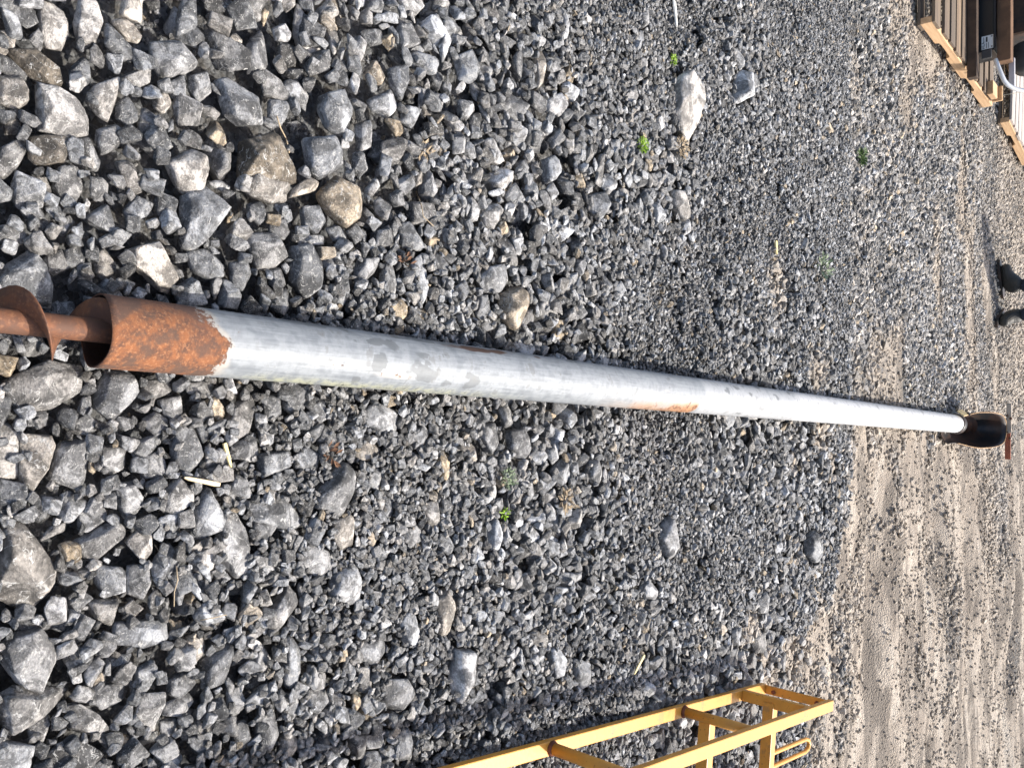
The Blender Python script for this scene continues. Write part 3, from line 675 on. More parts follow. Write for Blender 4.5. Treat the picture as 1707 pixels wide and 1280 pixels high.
def local_size(x, y):
    m = np.interp(y, [.2, 1.0, 1.5, 2.0, 2.6, 3.4, 4.4, 6, 10], [.070, .068, .065, .062, .060, .057, .047, .038, .032])
    n = fbm2(x, y, 1.6, 1.6, 3, 77.)
    m = m * np.exp((n - .5) * 2.6)
    # finer pockets in the upper part (left in the world)
    m = m * (1 - .3 * sstep(.1, -.9, np.asarray(x)) * sstep(1.2, 2.0, np.asarray(y)))
    return m
def in_view(x, y, pad):
    d = y * cp + CAM_H * sp     # depth along the axis
    return np.abs(x) < d * (640 / FPX) + pad
REC = []      # x, y, z, ori, size
classes = [(1.45, .12), (1.15, .45), (.9, .8), (.68, .75), (.46, .45), (.30, .28)]
areaR = (X1 - X0) * (Y1 - Y0)
nstone = 0
for f, cov in classes:
    smin = .0175 * .45 * f
    # candidates drawn uniformly then thinned by 1/s^2
    M = int(areaR * cov / (.62 * (.0135 * f) ** 2))
    cx = rng.uniform(X0 + .03, X1 - .03, M); cy = rng.uniform(Y0 + .03, Y1 - .03, M)
    ms = local_size(cx, cy) * f
    keep = (rng.random(M) < np.clip((.0135 * f / ms) ** 2, 0, 1)) & in_view(cx, cy, .22) & (ms > .0105)
    cx, cy, ms = cx[keep], cy[keep], ms[keep]
    ms = ms * np.exp(rng.normal(size=len(ms)) * .13)
    order = np.argsort(-ms); cx, cy, ms = cx[order], cy[order], ms[order]
    oris = rng.integers(0, NO, len(ms)); jit = rng.normal(size=(len(ms), 4, 2))
    for i in range(len(ms)):
        s = float(ms[i]); k, e, tp, bt = ORI[oris[i]]
        n = max(2, int(s / CELL + .5))
        gi = ((np.arange(n) + .5) / n * G).astype(int)
        tt = tp[gi][:, gi] * s; bb = bt[gi][:, gi] * s; ok = tt > -1
        best = None
        for c in range(4):
            x = cx[i] + jit[i, c, 0] * s * .8 * (c > 0); y = cy[i] + jit[i, c, 1] * s * .8 * (c > 0)
            a = int((x - s / 2 - X0) / CELL); b = int((y - s / 2 - Y0) / CELL)
            if a < 0 or b < 0 or a + n >= H.shape[0] or b + n >= H.shape[1]: continue
            hs = H[a:a + n, b:b + n]
            z = float((hs - bb)[ok].max()) - .14 * s
            if best is None or z < best[0]: best = (z, a, b)
        if best is None: continue
        z, a, b = best
        tz = (tt + z)
        capv = CAP[a:a + n, b:b + n]
        if rng.random() < .975 * DSK[a + n // 2, b + n // 2]: continue
        if (tz > capv)[ok].any(): continue
        hs = H[a:a + n, b:b + n]; H[a:a + n, b:b + n] = np.where(ok, np.maximum(hs, tz), hs)
        REC.append((X0 + (a + n / 2) * CELL, Y0 + (b + n / 2) * CELL, z, oris[i], s))
REC = np.array(REC)
print('settled stones', len(REC))

# the 300 that show largest stay objects of their own
dep = REC[:, 1] * cp + (CAM_H - REC[:, 2]) * sp
pxs = REC[:, 4] / dep * FPX
xi = 853.5 + FPX * (REC[:, 1] * sp - (CAM_H - REC[:, 2]) * cp) / dep
yi = 640 + FPX * REC[:, 0] / dep
vis = (xi > 5) & (xi < 1700) & (yi > 5) & (yi < 1275)
# exposed?
gi = ((REC[:, 0] - X0) / CELL).astype(int); gj = ((REC[:, 1] - Y0) / CELL).astype(int)
expo = (REC[:, 2] + REC[:, 4] * .12) > H[gi, gj] - REC[:, 4] * .28
score = np.where(vis & expo, pxs, 0)
n_obj = 300 - N_KEYSTONE
big = np.argsort(-score)[:n_obj]
isbig = np.zeros(len(REC), bool); isbig[big] = True
def tones(n, r=rng):
    t = np.clip(r.normal(.37, .18, n), .07, .95); w = np.clip(r.normal(.08, .13, n), -.15, .5)
    u = r.random(n)
    t = np.where(u < .10, r.uniform(.6, 1.0, n), t)
    w = np.where(u > .975, r.uniform(.6, 1.2, n), w); t = np.where(u > .975, r.uniform(.4, .75, n), t)
    return t, w
T_, W_ = tones(len(REC)); D_ = dirt_mask(REC[:, 0], REC[:, 1]) * .9
for q in big:
    x, y, z, oi, s = REC[q]; k, e, _, _ = ORI[int(oi)]
    o = link('stone', PROTO[k][2], ground); o.material_slots[0].link = 'OBJECT'; o.material_slots[0].material = M_OBJ
    o.location = (x, y, z); o.rotation_euler = e; o.scale = (s,) * 3
    o['tone'] = float(T_[q]); o['warm'] = float(W_[q]); o['dust'] = float(D_[q])

# small stones beyond the settled bed
def far_field():
    rows = []
    M = 430000
    cy = 3.1 + (12.5 - 3.1) * rng.random(M) ** 1.0; cx = rng.uniform(-6.6, 6.8, M)
    k = in_view(cx, cy, .5); cx, cy = cx[k], cy[k]
    s = local_size(cx, cy) * .82 * np.exp(rng.normal(size=len(cx)) * .36) * (1 + .25 * (rng.random(len(cx)) < .03) * 2)
    d = dirt_mask(cx, cy); k = (cy > Y1 - .12) | (d > .26); cx, cy, s, d = cx[k], cy[k], s[k], d[k]
    s = np.clip(s, .008, .042) * (1 - .5 * sstep(.3, .7, d))
    s = np.where(rng.random(len(cx)) < .004, rng.uniform(.04, .055, len(cx)), s)
    clump = fbm2(cx, cy, 2.2, 4, 3, 55.)
    dens = (1 - sstep(.25, .75, d) * .80) * (.62 + .75 * sstep(.35, .6, clump))
    dens = dens * np.interp(cy, [4, 6, 9, 12.5], [1.1, 1.05, .8, .5])
    k = rng.random(len(cx)) < dens * .8
    cx, cy, s, d = cx[k], cy[k], s[k], d[k]
    z = ground_level(cx, cy) + s * rng.uniform(-.12, .26, len(cx)) + .003
    return cx, cy, z, s, d
fx, fy, fz, fs, fd = far_field()
# fine chips between the settled stones
M = 210000
ty = Y0 + (Y1 - Y0) * rng.random(M); tx = rng.uniform(X0, X1, M); k = in_view(tx, ty, .2); tx, ty = tx[k], ty[k]
gi = ((tx - X0) / CELL).astype(int); gj = ((ty - Y0) / CELL).astype(int)
hz = H[gi, gj]; lev = LEVEL[gi, gj]; k = (hz < lev - .008) & (hz < CAP[gi, gj] - .02) & (rng.random(len(tx)) > .93 * DSK[gi, gj])
tx, ty, hz = tx[k], ty[k], hz[k]; ts = rng.uniform(.006, .015, len(tx))
print('far', len(fx), 'chips', len(tx))

def gravel_object(name, label, X, Y, Z, S, O, tone, warm, dust):
    n = len(X); me = bpy.data.meshes.new(name); me.vertices.add(n)
    me.vertices.foreach_set('co', np.stack([X, Y, Z], -1).astype(np.float32).ravel()); me.update()
    rot = np.array([ORI[int(k)][1][:] for k in O], np.float32)
    pid = np.array([ORI[int(k)][0] for k in O], np.int32)
    a = me.attributes.new('rot', 'FLOAT_VECTOR', 'POINT'); a.data.foreach_set('vector', rot.ravel())
    a = me.attributes.new('pid', 'INT', 'POINT'); a.data.foreach_set('value', pid)
    for nm, v in (('scl', S), ('tone', tone), ('warm', warm), ('dust', dust)):
        a = me.attributes.new(nm, 'FLOAT', 'POINT'); a.data.foreach_set('value', np.asarray(v, np.float32))
    o = link(name, me); tag(o, label, kind='stuff')
    ng = bpy.data.node_groups.new(name, 'GeometryNodeTree')
    ng.interface.new_socket('Geometry', in_out='INPUT', socket_type='NodeSocketGeometry')
    ng.interface.new_socket('Geometry', in_out='OUTPUT', socket_type='NodeSocketGeometry')
    gi_ = ng.nodes.new('NodeGroupInput'); go = ng.nodes.new('NodeGroupOutput')
    ci = ng.nodes.new('GeometryNodeCollectionInfo'); ci.inputs['Collection'].default_value = PCOL
    ci.inputs['Separate Children'].default_value = True; ci.inputs['Reset Children'].default_value = True
    ip = ng.nodes.new('GeometryNodeInstanceOnPoints'); ip.inputs['Pick Instance'].default_value = True
    def na(nm, t):
        q = ng.nodes.new('GeometryNodeInputNamedAttribute'); q.data_type = t; q.inputs['Name'].default_value = nm
        return [s for s in q.outputs if s.name == 'Attribute' and s.enabled][0]
    L = ng.links.new
    L(gi_.outputs[0], ip.inputs['Points']); L(ci.outputs[0], ip.inputs['Instance'])
    L(na('pid', 'INT'), ip.inputs['Instance Index']); L(na('rot', 'FLOAT_VECTOR'), ip.inputs['Rotation'])
    L(na('scl', 'FLOAT'), ip.inputs['Scale']); L(ip.outputs[0], go.inputs[0])
    md = o.modifiers.new('stones', 'NODES'); md.node_group = ng
    return o
r = ~isbig
gravel_object('gravel', 'loose crushed grey limestone gravel, coarse in the foreground', REC[r, 0], REC[r, 1], REC[r, 2], REC[r, 4], REC[r, 3], T_[r], W_[r], D_[r])
t2, w2 = tones(len(fx)); w2 = w2 + .1
gravel_object('fine_gravel', 'small grey stones covering the far part of the yard and the dirt', fx, fy, fz, fs, rng.integers(0, NO, len(fx)), np.clip(t2 * 1.2 + .03, 0, 1), w2 + .1, np.clip(fd * 1.15 + .14 + .1 * sstep(5, 8, fy), 0, 1))
t3, w3 = tones(len(tx))
gravel_object('stone_chips', 'fine stone chips between the coarse stones', tx, ty, hz + .001, ts, rng.integers(0, NO, len(tx)), t3 * .9, w3, np.full(len(tx), .1))

# ================================================================== the auger (tube, screw, intake hopper)
def simple(name, col, rough=.6, metal=0., nscale=12, var=.25, bump=.15, bd=.002, col2=None, obj=True):
    N = NT(name)
    v = N.n('ShaderNodeTexCoord').outputs['Object']
    n = N.noise(v, nscale, 7, .65); n2 = N.noise(v, nscale * 6, 4, .6)
    c2 = col2 or tuple(c * (1 - var) for c in col)
    c = N.mix(N.ss(n, .4, .62), col, c2)
    return N.out(c, rough, N.bump(N.math('ADD', n, n2), bump, bd), metal)
PR = Vector((PD.y, -PD.x, 0)).normalized(); PU = PR.cross(PD)
def pp(th, v, r): return P0 + PD * v + (PR * math.sin(th) + PU * math.cos(th)) * r
auger = empty('grain_auger', (P0.x, P0.y, 0)); tag(auger, 'long galvanised auger tube with a rusty open end lying across the gravel', 'auger')
def child(o, root):
    o.parent = root; o.matrix_parent_inverse = root.matrix_world.inverted() if root.matrix_world != Matrix() else Matrix.Translation(-root.location)
    return o
def kid(name, me, root):
    o = link(name, me); o.parent = root
    R = Matrix.LocRotScale(root.location, root.rotation_euler, None)
    o.matrix_parent_inverse = R.inverted(); return o
def sub(name, me, part):
    o = link(name, me); o.parent = part; return o
NV, NS = 620, 72
vv = np.linspace(0, PLEN, NV); th = np.linspace(-math.pi, math.pi, NS + 1)[:-1]
VV, TT = np.meshgrid(vv, th, indexing='ij')
a0, aD, aR, aU = (np.array(v[:]) for v in (P0, PD, PR, PU))
dent = (fbm2(TT * 1.2, VV * 3, 1, 1, 3, 61.) - .5) * .0012
RR = PIPE_R + dent
# the mouth was cut a little unevenly
shift = np.where(VV == 0, .002 * np.sin(TT * 3), 0)
PT = a0 + (VV + shift)[..., None] * aD + RR[..., None] * (np.sin(TT)[..., None] * aR + np.cos(TT)[..., None] * aU)
PI_ = a0 + (VV + shift)[..., None] * aD + (PIPE_R - .0028) * (np.sin(TT)[..., None] * aR + np.cos(TT)[..., None] * aU)
nI = NV
verts = np.concatenate([PT.reshape(-1, 3), PI_.reshape(-1, 3)])
I = np.arange(NV * NS).reshape(NV, NS); J = np.roll(I, -1, 1)
F1 = np.stack([I[:-1], I[1:], J[1:], J[:-1]], -1).reshape(-1, 4)
F2 = F1[:, ::-1] + NV * NS
e0 = np.stack([I[0], J[0], J[0] + NV * NS, I[0] + NV * NS], -1)
e1 = np.stack([I[-1], I[-1] + NV * NS, J[-1] + NV * NS, J[-1]], -1)
FF = np.concatenate([F1, F2, e0, e1])
tm = bpy.data.meshes.new('tube'); tm.vertices.add(len(verts)); tm.vertices.foreach_set('co', verts.astype(np.float32).ravel())
tm.loops.add(FF.size); tm.loops.foreach_set('vertex_index', FF.ravel().astype(np.int32))
tm.polygons.add(len(FF)); tm.polygons.foreach_set('loop_start', np.arange(0, FF.size, 4, dtype=np.int32)); tm.update()
tm.polygons.foreach_set('use_smooth', [True] * len(FF))
nz = (fbm2(TT * .9, VV * 9, 1, 1, 4, 15.) - .5); nz2 = (fbm2(TT * 2.6, VV * 45, 1, 1, 3, 25.) - .5)
Lr = .205 - .050 * (1 - sstep(-.55, .15, TT)) + nz * .09 + nz2 * .05 - .03 * sstep(1.3, 2.0, TT)
rust = sstep(.035, -.03, VV - Lr)
def blob(t0, v0, st, sv): return np.exp(-(((TT - t0) / st) ** 2 + ((VV - v0) / sv) ** 2))
patch2 = sstep(1.2, 1.86, VV) * sstep(1.965, 1.94, VV) * sstep(.15, 1.1, TT + nz * .9) * sstep(3.1, 2.6, TT)
brown = blob(-1.0, .97, .22, .19) * 1.9 * (.5 + nz * 1.2 + nz2)
seam = np.exp(-((VV - 1.975) / .004) ** 2) + .6 * np.exp(-((VV - 2.78) / .005) ** 2) + .5 * np.exp(-((VV - 3.9) / .006) ** 2)
small = blob(.55, .60, .10, .05) * .75 + blob(.35, .42, .07, .05) * .5 + blob(.0, 1.72, .06, .02) * .5
rust = np.clip(np.maximum.reduce([rust, patch2 * .42, brown * .0, small * .62]), 0, 1)
smud = np.clip(seam * .7 + blob(-.55, .55, .3, .07) + blob(.15, .55, .35, .022) + blob(.75, .50, .3, .03) + blob(.3, .68, .55, .05) * .8 + blob(.5, .83, .4, .035) * .9
               + blob(-1.2, .45, .25, .16) * .8 + blob(-1.15, .72, .2, .1) * .8 + blob(-.95, 1.35, .18, .3) * .35, 0, 1)
rb = random.Random(5)
for _ in range(34):
    t0, v0 = rb.uniform(-1.45, 1.45), rb.uniform(.25, 3.2) ** 1.0
    st_, sv_ = rb.uniform(.05, .3), rb.uniform(.006, .035); sh = rb.uniform(-.10, .10)
    smud = np.maximum(smud, rb.uniform(.35, 1.0) * np.exp(-(((TT - t0) / st_) ** 2 + ((VV - v0 - sh * (TT - t0)) / sv_) ** 2)))
smud = smud * (.25 + .9 * sstep(.40, .58, fbm2(TT * 3, VV * 30, 1, 1, 3, 71.))) + seam * .4
tint = sstep(.8, 1.25, TT) * sstep(.2, .35, VV) * sstep(1.15, .7, VV)
white = .12 * sstep(1.0, 1.6, VV) + .38 * sstep(1.972, 1.985, VV) + .45 * sstep(2.70, 2.85, VV + nz * .12)
both = lambda A: np.concatenate([A.ravel(), A.ravel()]).astype(np.float32)
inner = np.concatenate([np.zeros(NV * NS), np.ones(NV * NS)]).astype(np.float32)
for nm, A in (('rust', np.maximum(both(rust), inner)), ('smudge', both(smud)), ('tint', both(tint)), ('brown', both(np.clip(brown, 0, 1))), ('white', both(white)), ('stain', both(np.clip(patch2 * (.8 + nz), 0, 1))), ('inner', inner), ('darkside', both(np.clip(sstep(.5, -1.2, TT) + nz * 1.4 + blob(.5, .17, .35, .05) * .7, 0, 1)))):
    q = tm.attributes.new(nm, 'FLOAT', 'POINT'); q.data.foreach_set('value', A)
q = tm.attributes.new('surf', 'FLOAT_VECTOR', 'POINT')
sf = np.stack([TT * PIPE_R, VV, np.cos(TT) * 0], -1).reshape(-1, 3); q.data.foreach_set('vector', np.concatenate([sf, sf]).astype(np.float32).ravel())
def rust_nodes(N, v):
    n1 = N.noise(v, 45, 6, .65); n2 = N.noise(v, 160, 6, .7); n3 = N.noise(v, 18, 5, .6)
    c = N.mix(N.ss(n1, .38, .62), (.25, .098, .042), (.11, .055, .036))
    c = N.mix(N.math('MULTIPLY', N.ss(n2, .5, .64), .7), c, (.37, .175, .085))
    c = N.mix(N.math('MULTIPLY', N.ss(n3, .47, .58), .8), c, (.095, .060, .045))
    return c, n2, n1
N = NT('weathered_galvanised_tube')
sv = N.n('ShaderNodeAttribute', attribute_name='surf').outputs['Vector']
A = lambda k: N.n('ShaderNodeAttribute', attribute_name=k).outputs['Fac']
mp = N.n('ShaderNodeMapping'); mp.inputs['Scale'].default_value = (150, 7, 1); N.l(sv, mp.inputs[0]); st = N.noise(mp.outputs[0], 1, 6, .65)
mp2 = N.n('ShaderNodeMapping'); mp2.inputs['Scale'].default_value = (420, 12, 1); N.l(sv, mp2.inputs[0]); st2 = N.noise(mp2.outputs[0], 1, 4, .6)
mp3 = N.n('ShaderNodeMapping'); mp3.inputs['Scale'].default_value = (22, 60, 1); mp3.inputs['Rotation'].default_value = (0, 0, .5); N.l(sv, mp3.inputs[0]); dg = N.noise(mp3.outputs[0], 1, 5, .6, .4)
n1 = N.noise(sv, 30, 6, .6); n2 = N.noise(sv, 110, 7, .7); n4 = N.noise(sv, 9, 4, .5)
zinc = N.mix(N.math('ADD', N.math('MULTIPLY', N.ss(st, .3, .7), .45), N.math('MULTIPLY', N.ss(n1, .36, .64), .5)), (.155, .17, .185), (.34, .36, .375))
zinc = N.mix(N.math('MULTIPLY', N.math('MULTIPLY', N.ss(st2, .57, .64), N.ss(n4, .44, .56)), .55), zinc, (.13, .14, .145))
zinc = N.mix(N.math('MULTIPLY', N.ss(n1, .5, .68), .6), zinc, (.19, .205, .22))
zinc = N.mix(A('white'), zinc, N.mix(N.ss(N.math('ADD', N.math('MULTIPLY', dg, .7), N.math('MULTIPLY', st, .4)), .56, .68), (.56, .56, .56), (.34, .35, .36)))
zinc = N.mix(N.math('MULTIPLY', N.ss(N.math('ADD', N.math('MULTIPLY_ADD', dg, .45, N.math('MULTIPLY', n2, .35)), A('smudge')), .72, .90), .62), zinc, (.10, .108, .112))
yel = N.mix(N.ss(N.math('ADD', n2, N.math('MULTIPLY', st, .5)), .78, .86), (.38, .385, .28), (.06, .06, .05))
zinc = N.mix(N.math('MULTIPLY', A('tint'), N.ss(n1, .35, .6)), zinc, yel)
specks = N.math('MULTIPLY', N.ss(n2, .68, .74), .6)
zinc = N.mix(specks, zinc, (.20, .15, .11))
zinc = N.mix(N.math('MULTIPLY', N.math('MULTIPLY', N.ss(n1, .54, .62), N.ss(n4, .45, .6)), .6), zinc, (.17, .175, .175))
mp5 = N.n('ShaderNodeMapping'); mp5.inputs['Scale'].default_value = (40, 300, 1); mp5.inputs['Rotation'].default_value = (0, 0, .35); N.l(sv, mp5.inputs[0]); sc5 = N.noise(mp5.outputs[0], 1, 3, .5)
zinc = N.mix(N.math('MULTIPLY', N.math('MULTIPLY', N.ss(sc5, .66, .70), N.ss(n4, .5, .6)), .7), zinc, (.11, .115, .12))
zinc = N.mix(N.ss(N.math('MULTIPLY_ADD', st, .8, A('brown')), .72, 1.0), zinc, (.085, .045, .032))
rc, rh, rn = rust_nodes(N, sv)
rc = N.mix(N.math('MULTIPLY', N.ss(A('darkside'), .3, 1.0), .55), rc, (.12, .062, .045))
rc = N.mix(N.math('MULTIPLY', A('inner'), .92), rc, (.028, .015, .010))  # shade inside the open mouth painted in: inner wall rust taken almost to black
rf = N.ss(N.math('ADD', A('rust'), N.math('MULTIPLY', N.math('SUBTRACT', N.math('ADD', n1, n2), 1.0), 1.45)), .34, .62)
halo = N.math('MULTIPLY', N.ss(A('rust'), .02, .4), .6)
zinc = N.mix(halo, zinc, (.50, .45, .38))
zinc = N.mix(N.math('MULTIPLY', N.ss(N.math('MULTIPLY_ADD', st, .3, A('stain')), .25, 1.1), .9), zinc, (.42, .20, .085))
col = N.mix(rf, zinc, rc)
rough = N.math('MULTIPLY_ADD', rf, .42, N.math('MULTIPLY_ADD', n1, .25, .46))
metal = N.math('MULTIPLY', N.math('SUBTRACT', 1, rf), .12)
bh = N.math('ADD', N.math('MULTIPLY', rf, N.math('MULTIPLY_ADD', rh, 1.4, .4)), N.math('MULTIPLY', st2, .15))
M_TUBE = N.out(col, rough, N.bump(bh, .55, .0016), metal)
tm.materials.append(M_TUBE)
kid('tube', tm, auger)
N = NT('brown_rust'); v = N.n('ShaderNodeTexCoord').outputs['Object']; c, h, h1 = rust_nodes(N, v)
M_RUST = N.out(N.mix(.5, c, (.13, .055, .030)), .75, N.bump(h, .4, .001), .1)
N = NT('dark_rusty_steel'); v = N.n('ShaderNodeTexCoord').outputs['Object']; c, h, h1 = rust_nodes(N, v)
M_DKRUST = N.out(N.mix(.7, c, (.045, .028, .022)), .7, N.bump(h, .4, .001), .1)
M_BLACK = simple('black_worn_paint', (.012, .013, .015), .5, 0, 9, .3, .2, col2=(.055, .030, .020))
# screw
SH0, SH1 = -.62, .9
V, F = tube_mesh([pp(0, a, 0) for a in np.linspace(SH0, SH1, 24)], .0195, 28)
kid('shaft', new_mesh('shaft', V, F, M_RUST, True), auger)
PITCHF = .124; RF = .0545
V, F = [], []; n = 300; va = np.linspace(SH0 + .02, SH1 - .03, n)
for i, a in enumerate(va):
    t = 1.75 + 2 * math.pi * (a + .06) / PITCHF
    for (r, da) in ((.017, -.002), (.036, -.0016), (RF, -.0011), (RF, .0011), (.036, .0016), (.017, .002)):
        rr = r * (1 + .012 * math.sin(a * 90 + r)) if r == RF else r
        V.append(pp(t, a + da, rr))
for i in range(n - 1):
    for k in range(5): F.append((i * 6 + k, (i + 1) * 6 + k, (i + 1) * 6 + k + 1, i * 6 + k + 1))
kid('flighting', new_mesh('flighting', V, F, M_RUST, True), auger)

# intake hopper at the far end: open shell whose rim climbs to the back
HC = at_Y(1640, 717, 6.42); hx0 = HC.x
def hop_outline(n=64):
    pts = []
    for k in range(n + 1):
        u = -1 + 2 * k / n; s_ = abs(u); sg = 1 if u > 0 else -1
        if s_ > .42:        # straight flank
            q = (s_ - .42) / .58; y = 6.45 - q * .36; wv = .122 - .040 * float(sstep(.1, .75, q))
            pts.append((sg * wv, y))
        else:
            an = s_ / .42 * math.pi / 2; pts.append((sg * .122 * math.sin(an), 6.45 + .28 * math.cos(an)))
    return pts
def rimz(y): return .075 + .215 * float(sstep(6.12, 6.66, y))
OL = hop_outline(); nr = 9; V, F = [], []
for (x, y) in OL:
    for j in range(nr):
        t = j / (nr - 1); inn = 1 - .75 * t ** 3
        yc = 6.45 if y > 6.45 else y
        V.append((hx0 + x * inn, yc + (y - yc) * (1 - .45 * t ** 2), rimz(y) * (1 - t) + .018 * t))
for i in range(len(OL) - 1):
    for j in range(nr - 1):
        a = i * nr + j; F.append((a, a + nr, a + nr + 1, a + 1))
half = len(OL) // 2
for i in range(half):       # floor
    a, b = i * nr + nr - 1, (i + 1) * nr + nr - 1; c2, d2 = (len(OL) - 2 - i) * nr + nr - 1, (len(OL) - 1 - i) * nr + nr - 1
    if b != c2: F.append((a, b, c2, d2))
hop = kid('intake_hopper', new_mesh('intake_hopper', V, F, M_BLACK, True), auger)
md = hop.modifiers.new('wall', 'SOLIDIFY'); md.thickness = .004
M_RIM = simple('worn_tan_edge', (.50, .30, .14), .6, .1, 30, .5)
rp = [Vector((hx0 + x, y, rimz(y) + .002)) for x, y in OL[6:-6]]
V, F = tube_mesh(rp, .0032, 8); sub('hopper_rim', new_mesh('hopper_rim', V, F, M_RIM, True), hop)
# collar round the tube end
V, F = tube_mesh([pp(0, PLEN + a, 0) for a in (.002, .03, .06)], [.064, .067, .070], 28, False)
co = kid('collar', new_mesh('collar', V, F, M_BLACK, True), auger); md = co.modifiers.new('wall', 'SOLIDIFY'); md.thickness = .003
def kbox(name, c, s, mat, root, rot=0., bevel=.003, R=None):
    bm = bmesh.new(); bm_box(bm, (0, 0, 0), s, None, bevel); 
    RM = (R if R is not None else Matrix.Rotation(rot, 3, 'Z')).to_4x4(); RM.translation = Vector(c); bm.transform(RM)
    me = bpy.data.meshes.new(name); bm.to_mesh(me); bm.free(); me.materials.append(mat); return kid(name, me, root)
M_TAG = simple('yellow_zinc_plate', (.80, .60, .30), .5, .1, 20, .25)
tb = at_Y(1605, 688, 6.18)
pl = kbox('bracket_plate', tb, (.006, .10, .055), M_TAG, auger, .15, R=Matrix.Rotation(math.radians(38), 3, 'Y') @ Matrix.Rotation(.1, 3, 'Z'))
for dy in (-.012, .022):
    V, F = tube_mesh([tb + Vector((-.002, .025, dy)), tb + Vector((.016, .022, dy + .016))], .006, 8); sub('bolt', new_mesh('bolt', V, F, M_BLACK, True), pl)
V, F = tube_mesh([pp(0, PLEN - .1, 0), pp(0, PLEN + .42, 0)], .013, 14); kid('shaft', new_mesh('shaft', V, F, M_DKRUST, True), auger)
V, F = [], []
for i in range(90):
    a = PLEN + .05 + .33 * i / 89; t = 2 * math.pi * a / .13
    V += [pp(t, a, .012), pp(t, a, .052 + .02 * i / 89)]
for i in range(89): F.append((i * 2, i * 2 + 2, i * 2 + 3, i * 2 + 1))
kid('flighting', new_mesh('flighting', V, F, M_DKRUST, True), auger)
# rusty flat bar across the back of the hopper, pale worn end on the left
M_BARR = simple('red_rust_bar', (.33, .10, .055), .7, .1, 25, .35); M_BARP = simple('worn_bare_bar', (.50, .42, .34), .6, .2, 20, .3)
b0 = at_Y(1683, 672, 6.74); b1 = at_Y(1679, 766, 6.74); bm_ = b0.lerp(b1, .5)
kbox('foot_bar', b0.lerp(b1, .76), (.47 * (b1 - b0).length, .012, .036), M_BARR, auger)
fb = kbox('foot_bar', b0.lerp(b1, .26), (.52 * (b1 - b0).length, .011, .032), M_BARP, auger)
for f_, dz in ((.22, -.01), (.27, .014), (.62, .012), (.52, -.006)):
    c = b0.lerp(b1, f_) + Vector((0, -.006, dz)); V, F = tube_mesh([c, c + Vector((0, -.012, 0))], .009, 8); kid('bolt', new_mesh('bolt', V, F, M_DKRUST, True), auger)
for f_ in (.3, .62):
    c = b0.lerp(b1, f_); kbox('foot_leg', (c.x, c.y + .012, c.z / 2 + .01), (.03, .008, c.z - .01), M_DKRUST, auger)

# ================================================================== yellow steel frame
N = NT('yellow_machine_paint'); v = N.n('ShaderNodeTexCoord').outputs['Object']
n1 = N.noise(v, 14, 6, .65); n2 = N.noise(v, 90, 6, .7)
c = N.mix(N.ss(n1, .35, .7), (.66, .315, .05), (.58, .26, .04))
c = N.mix(N.math('MULTIPLY', N.ss(n2, .60, .66), .85), c, (.16, .065, .03))
c = N.mix(N.math('MULTIPLY', N.ss(n1, .57, .66), .6), c, (.33, .19, .07))
M_YEL = N.out(c, .42, N.bump(n2, .25, .0012))
M_WELD = simple('rusty_weld', (.22, .07, .035), .8, .1, 60, .4)
A1 = at_z(1278, 1139, .075); A0 = at_z(750, 1280, .075)
fd_ = (A1 - A0); fd_.z = 0; fd_.normalize(); fr = Vector((fd_.y, -fd_.x, 0))
B1 = at_Y(1390, 1163, A1.y); HT = B1.z - A1.z
LEN = 3.1; frame = empty('steel_rack', (A1.x, A1.y, 0)); tag(frame, 'yellow painted steel frame with welded cross bars standing at the lower picture edge', 'rack')
az = math.atan2(fd_.x, fd_.y); RZ = Matrix.Rotation(-az, 3, 'Z')
def fbox(name, c, s, bevel=.003, mat=None): return kbox(name, c, s, mat or M_YEL, frame, -az, bevel)
RW, RH = .040, .022
for top in (A1.z, B1.z):
    c = Vector((A1.x, A1.y, top - RH / 2)) - fd_ * (LEN / 2) + fr * (RW / 2); fbox('rail', c, (RW, LEN, RH))
epl = fbox('end_plate', Vector((A1.x, A1.y, (A1.z + B1.z) / 2 - RH / 2)) - fd_ * .004 + fr * (RW / 2 + .001), (RW - .006, .010, HT - RH))
for zz in (A1.z + .035, B1.z - .06):
    c = Vector((A1.x, A1.y, zz)) - fd_ * .009 + fr * .024; V, F = tube_mesh([c, c - fd_ * .008], .008, 10); sub('bolt', new_mesh('bolt', V, F, M_WELD, True), epl)
def along(px, py):      # distance from the far end for a point seen on top of the lower rail
    p = at_z(px, py, A1.z); return (A1 - p).dot(fd_)
posts = [(along(1240, 1152), 'sq'), (along(1141, 1180), 'rd'), (along(921, 1240), 'rd')]
posts.append((posts[2][0] + (posts[2][0] - posts[1][0]), 'rd'))
for d_, kind in posts:
    base = A1 - fd_ * d_ + fr * (RW / 2)
    if kind == 'sq': fbox('cross_bar', base + Vector((0, 0, HT / 2 - RH / 2)), (.040, .030, HT - RH - .0005))
    else:
        V, F = tube_mesh([base + Vector((0, 0, .0)), base + Vector((0, 0, HT - RH))], .017, 20); cbar = kid('cross_bar', new_mesh('cross_bar', V, F, M_YEL, True), frame)
        V, F = tube_mesh([base + Vector((0, 0, .0)), base + Vector((0, 0, .010))], [.022, .018], 16); sub('weld', new_mesh('weld', V, F, M_WELD, True), cbar)
zb = A1.z + HT * .40
S1 = A1 - fd_ * posts[0][0] + fr * (.02 + .75); S1.z = zb
fbox('side_bar', S1, (1.5, .042, .042))
S2 = A1 - fd_ * (posts[1][0] - .02) + fr * (.02 + .75); S2.z = zb - .03
fbox('side_bar', S2, (1.5, .042, .042))
g0 = at_Y(1180, 1274, S2.y + .02); off = (g0 - A1).dot(fr); zr = zb
def fpt(dist, side, z): 
    p = A1 - fd_ * dist + fr * side; return Vector((p.x, p.y, z))
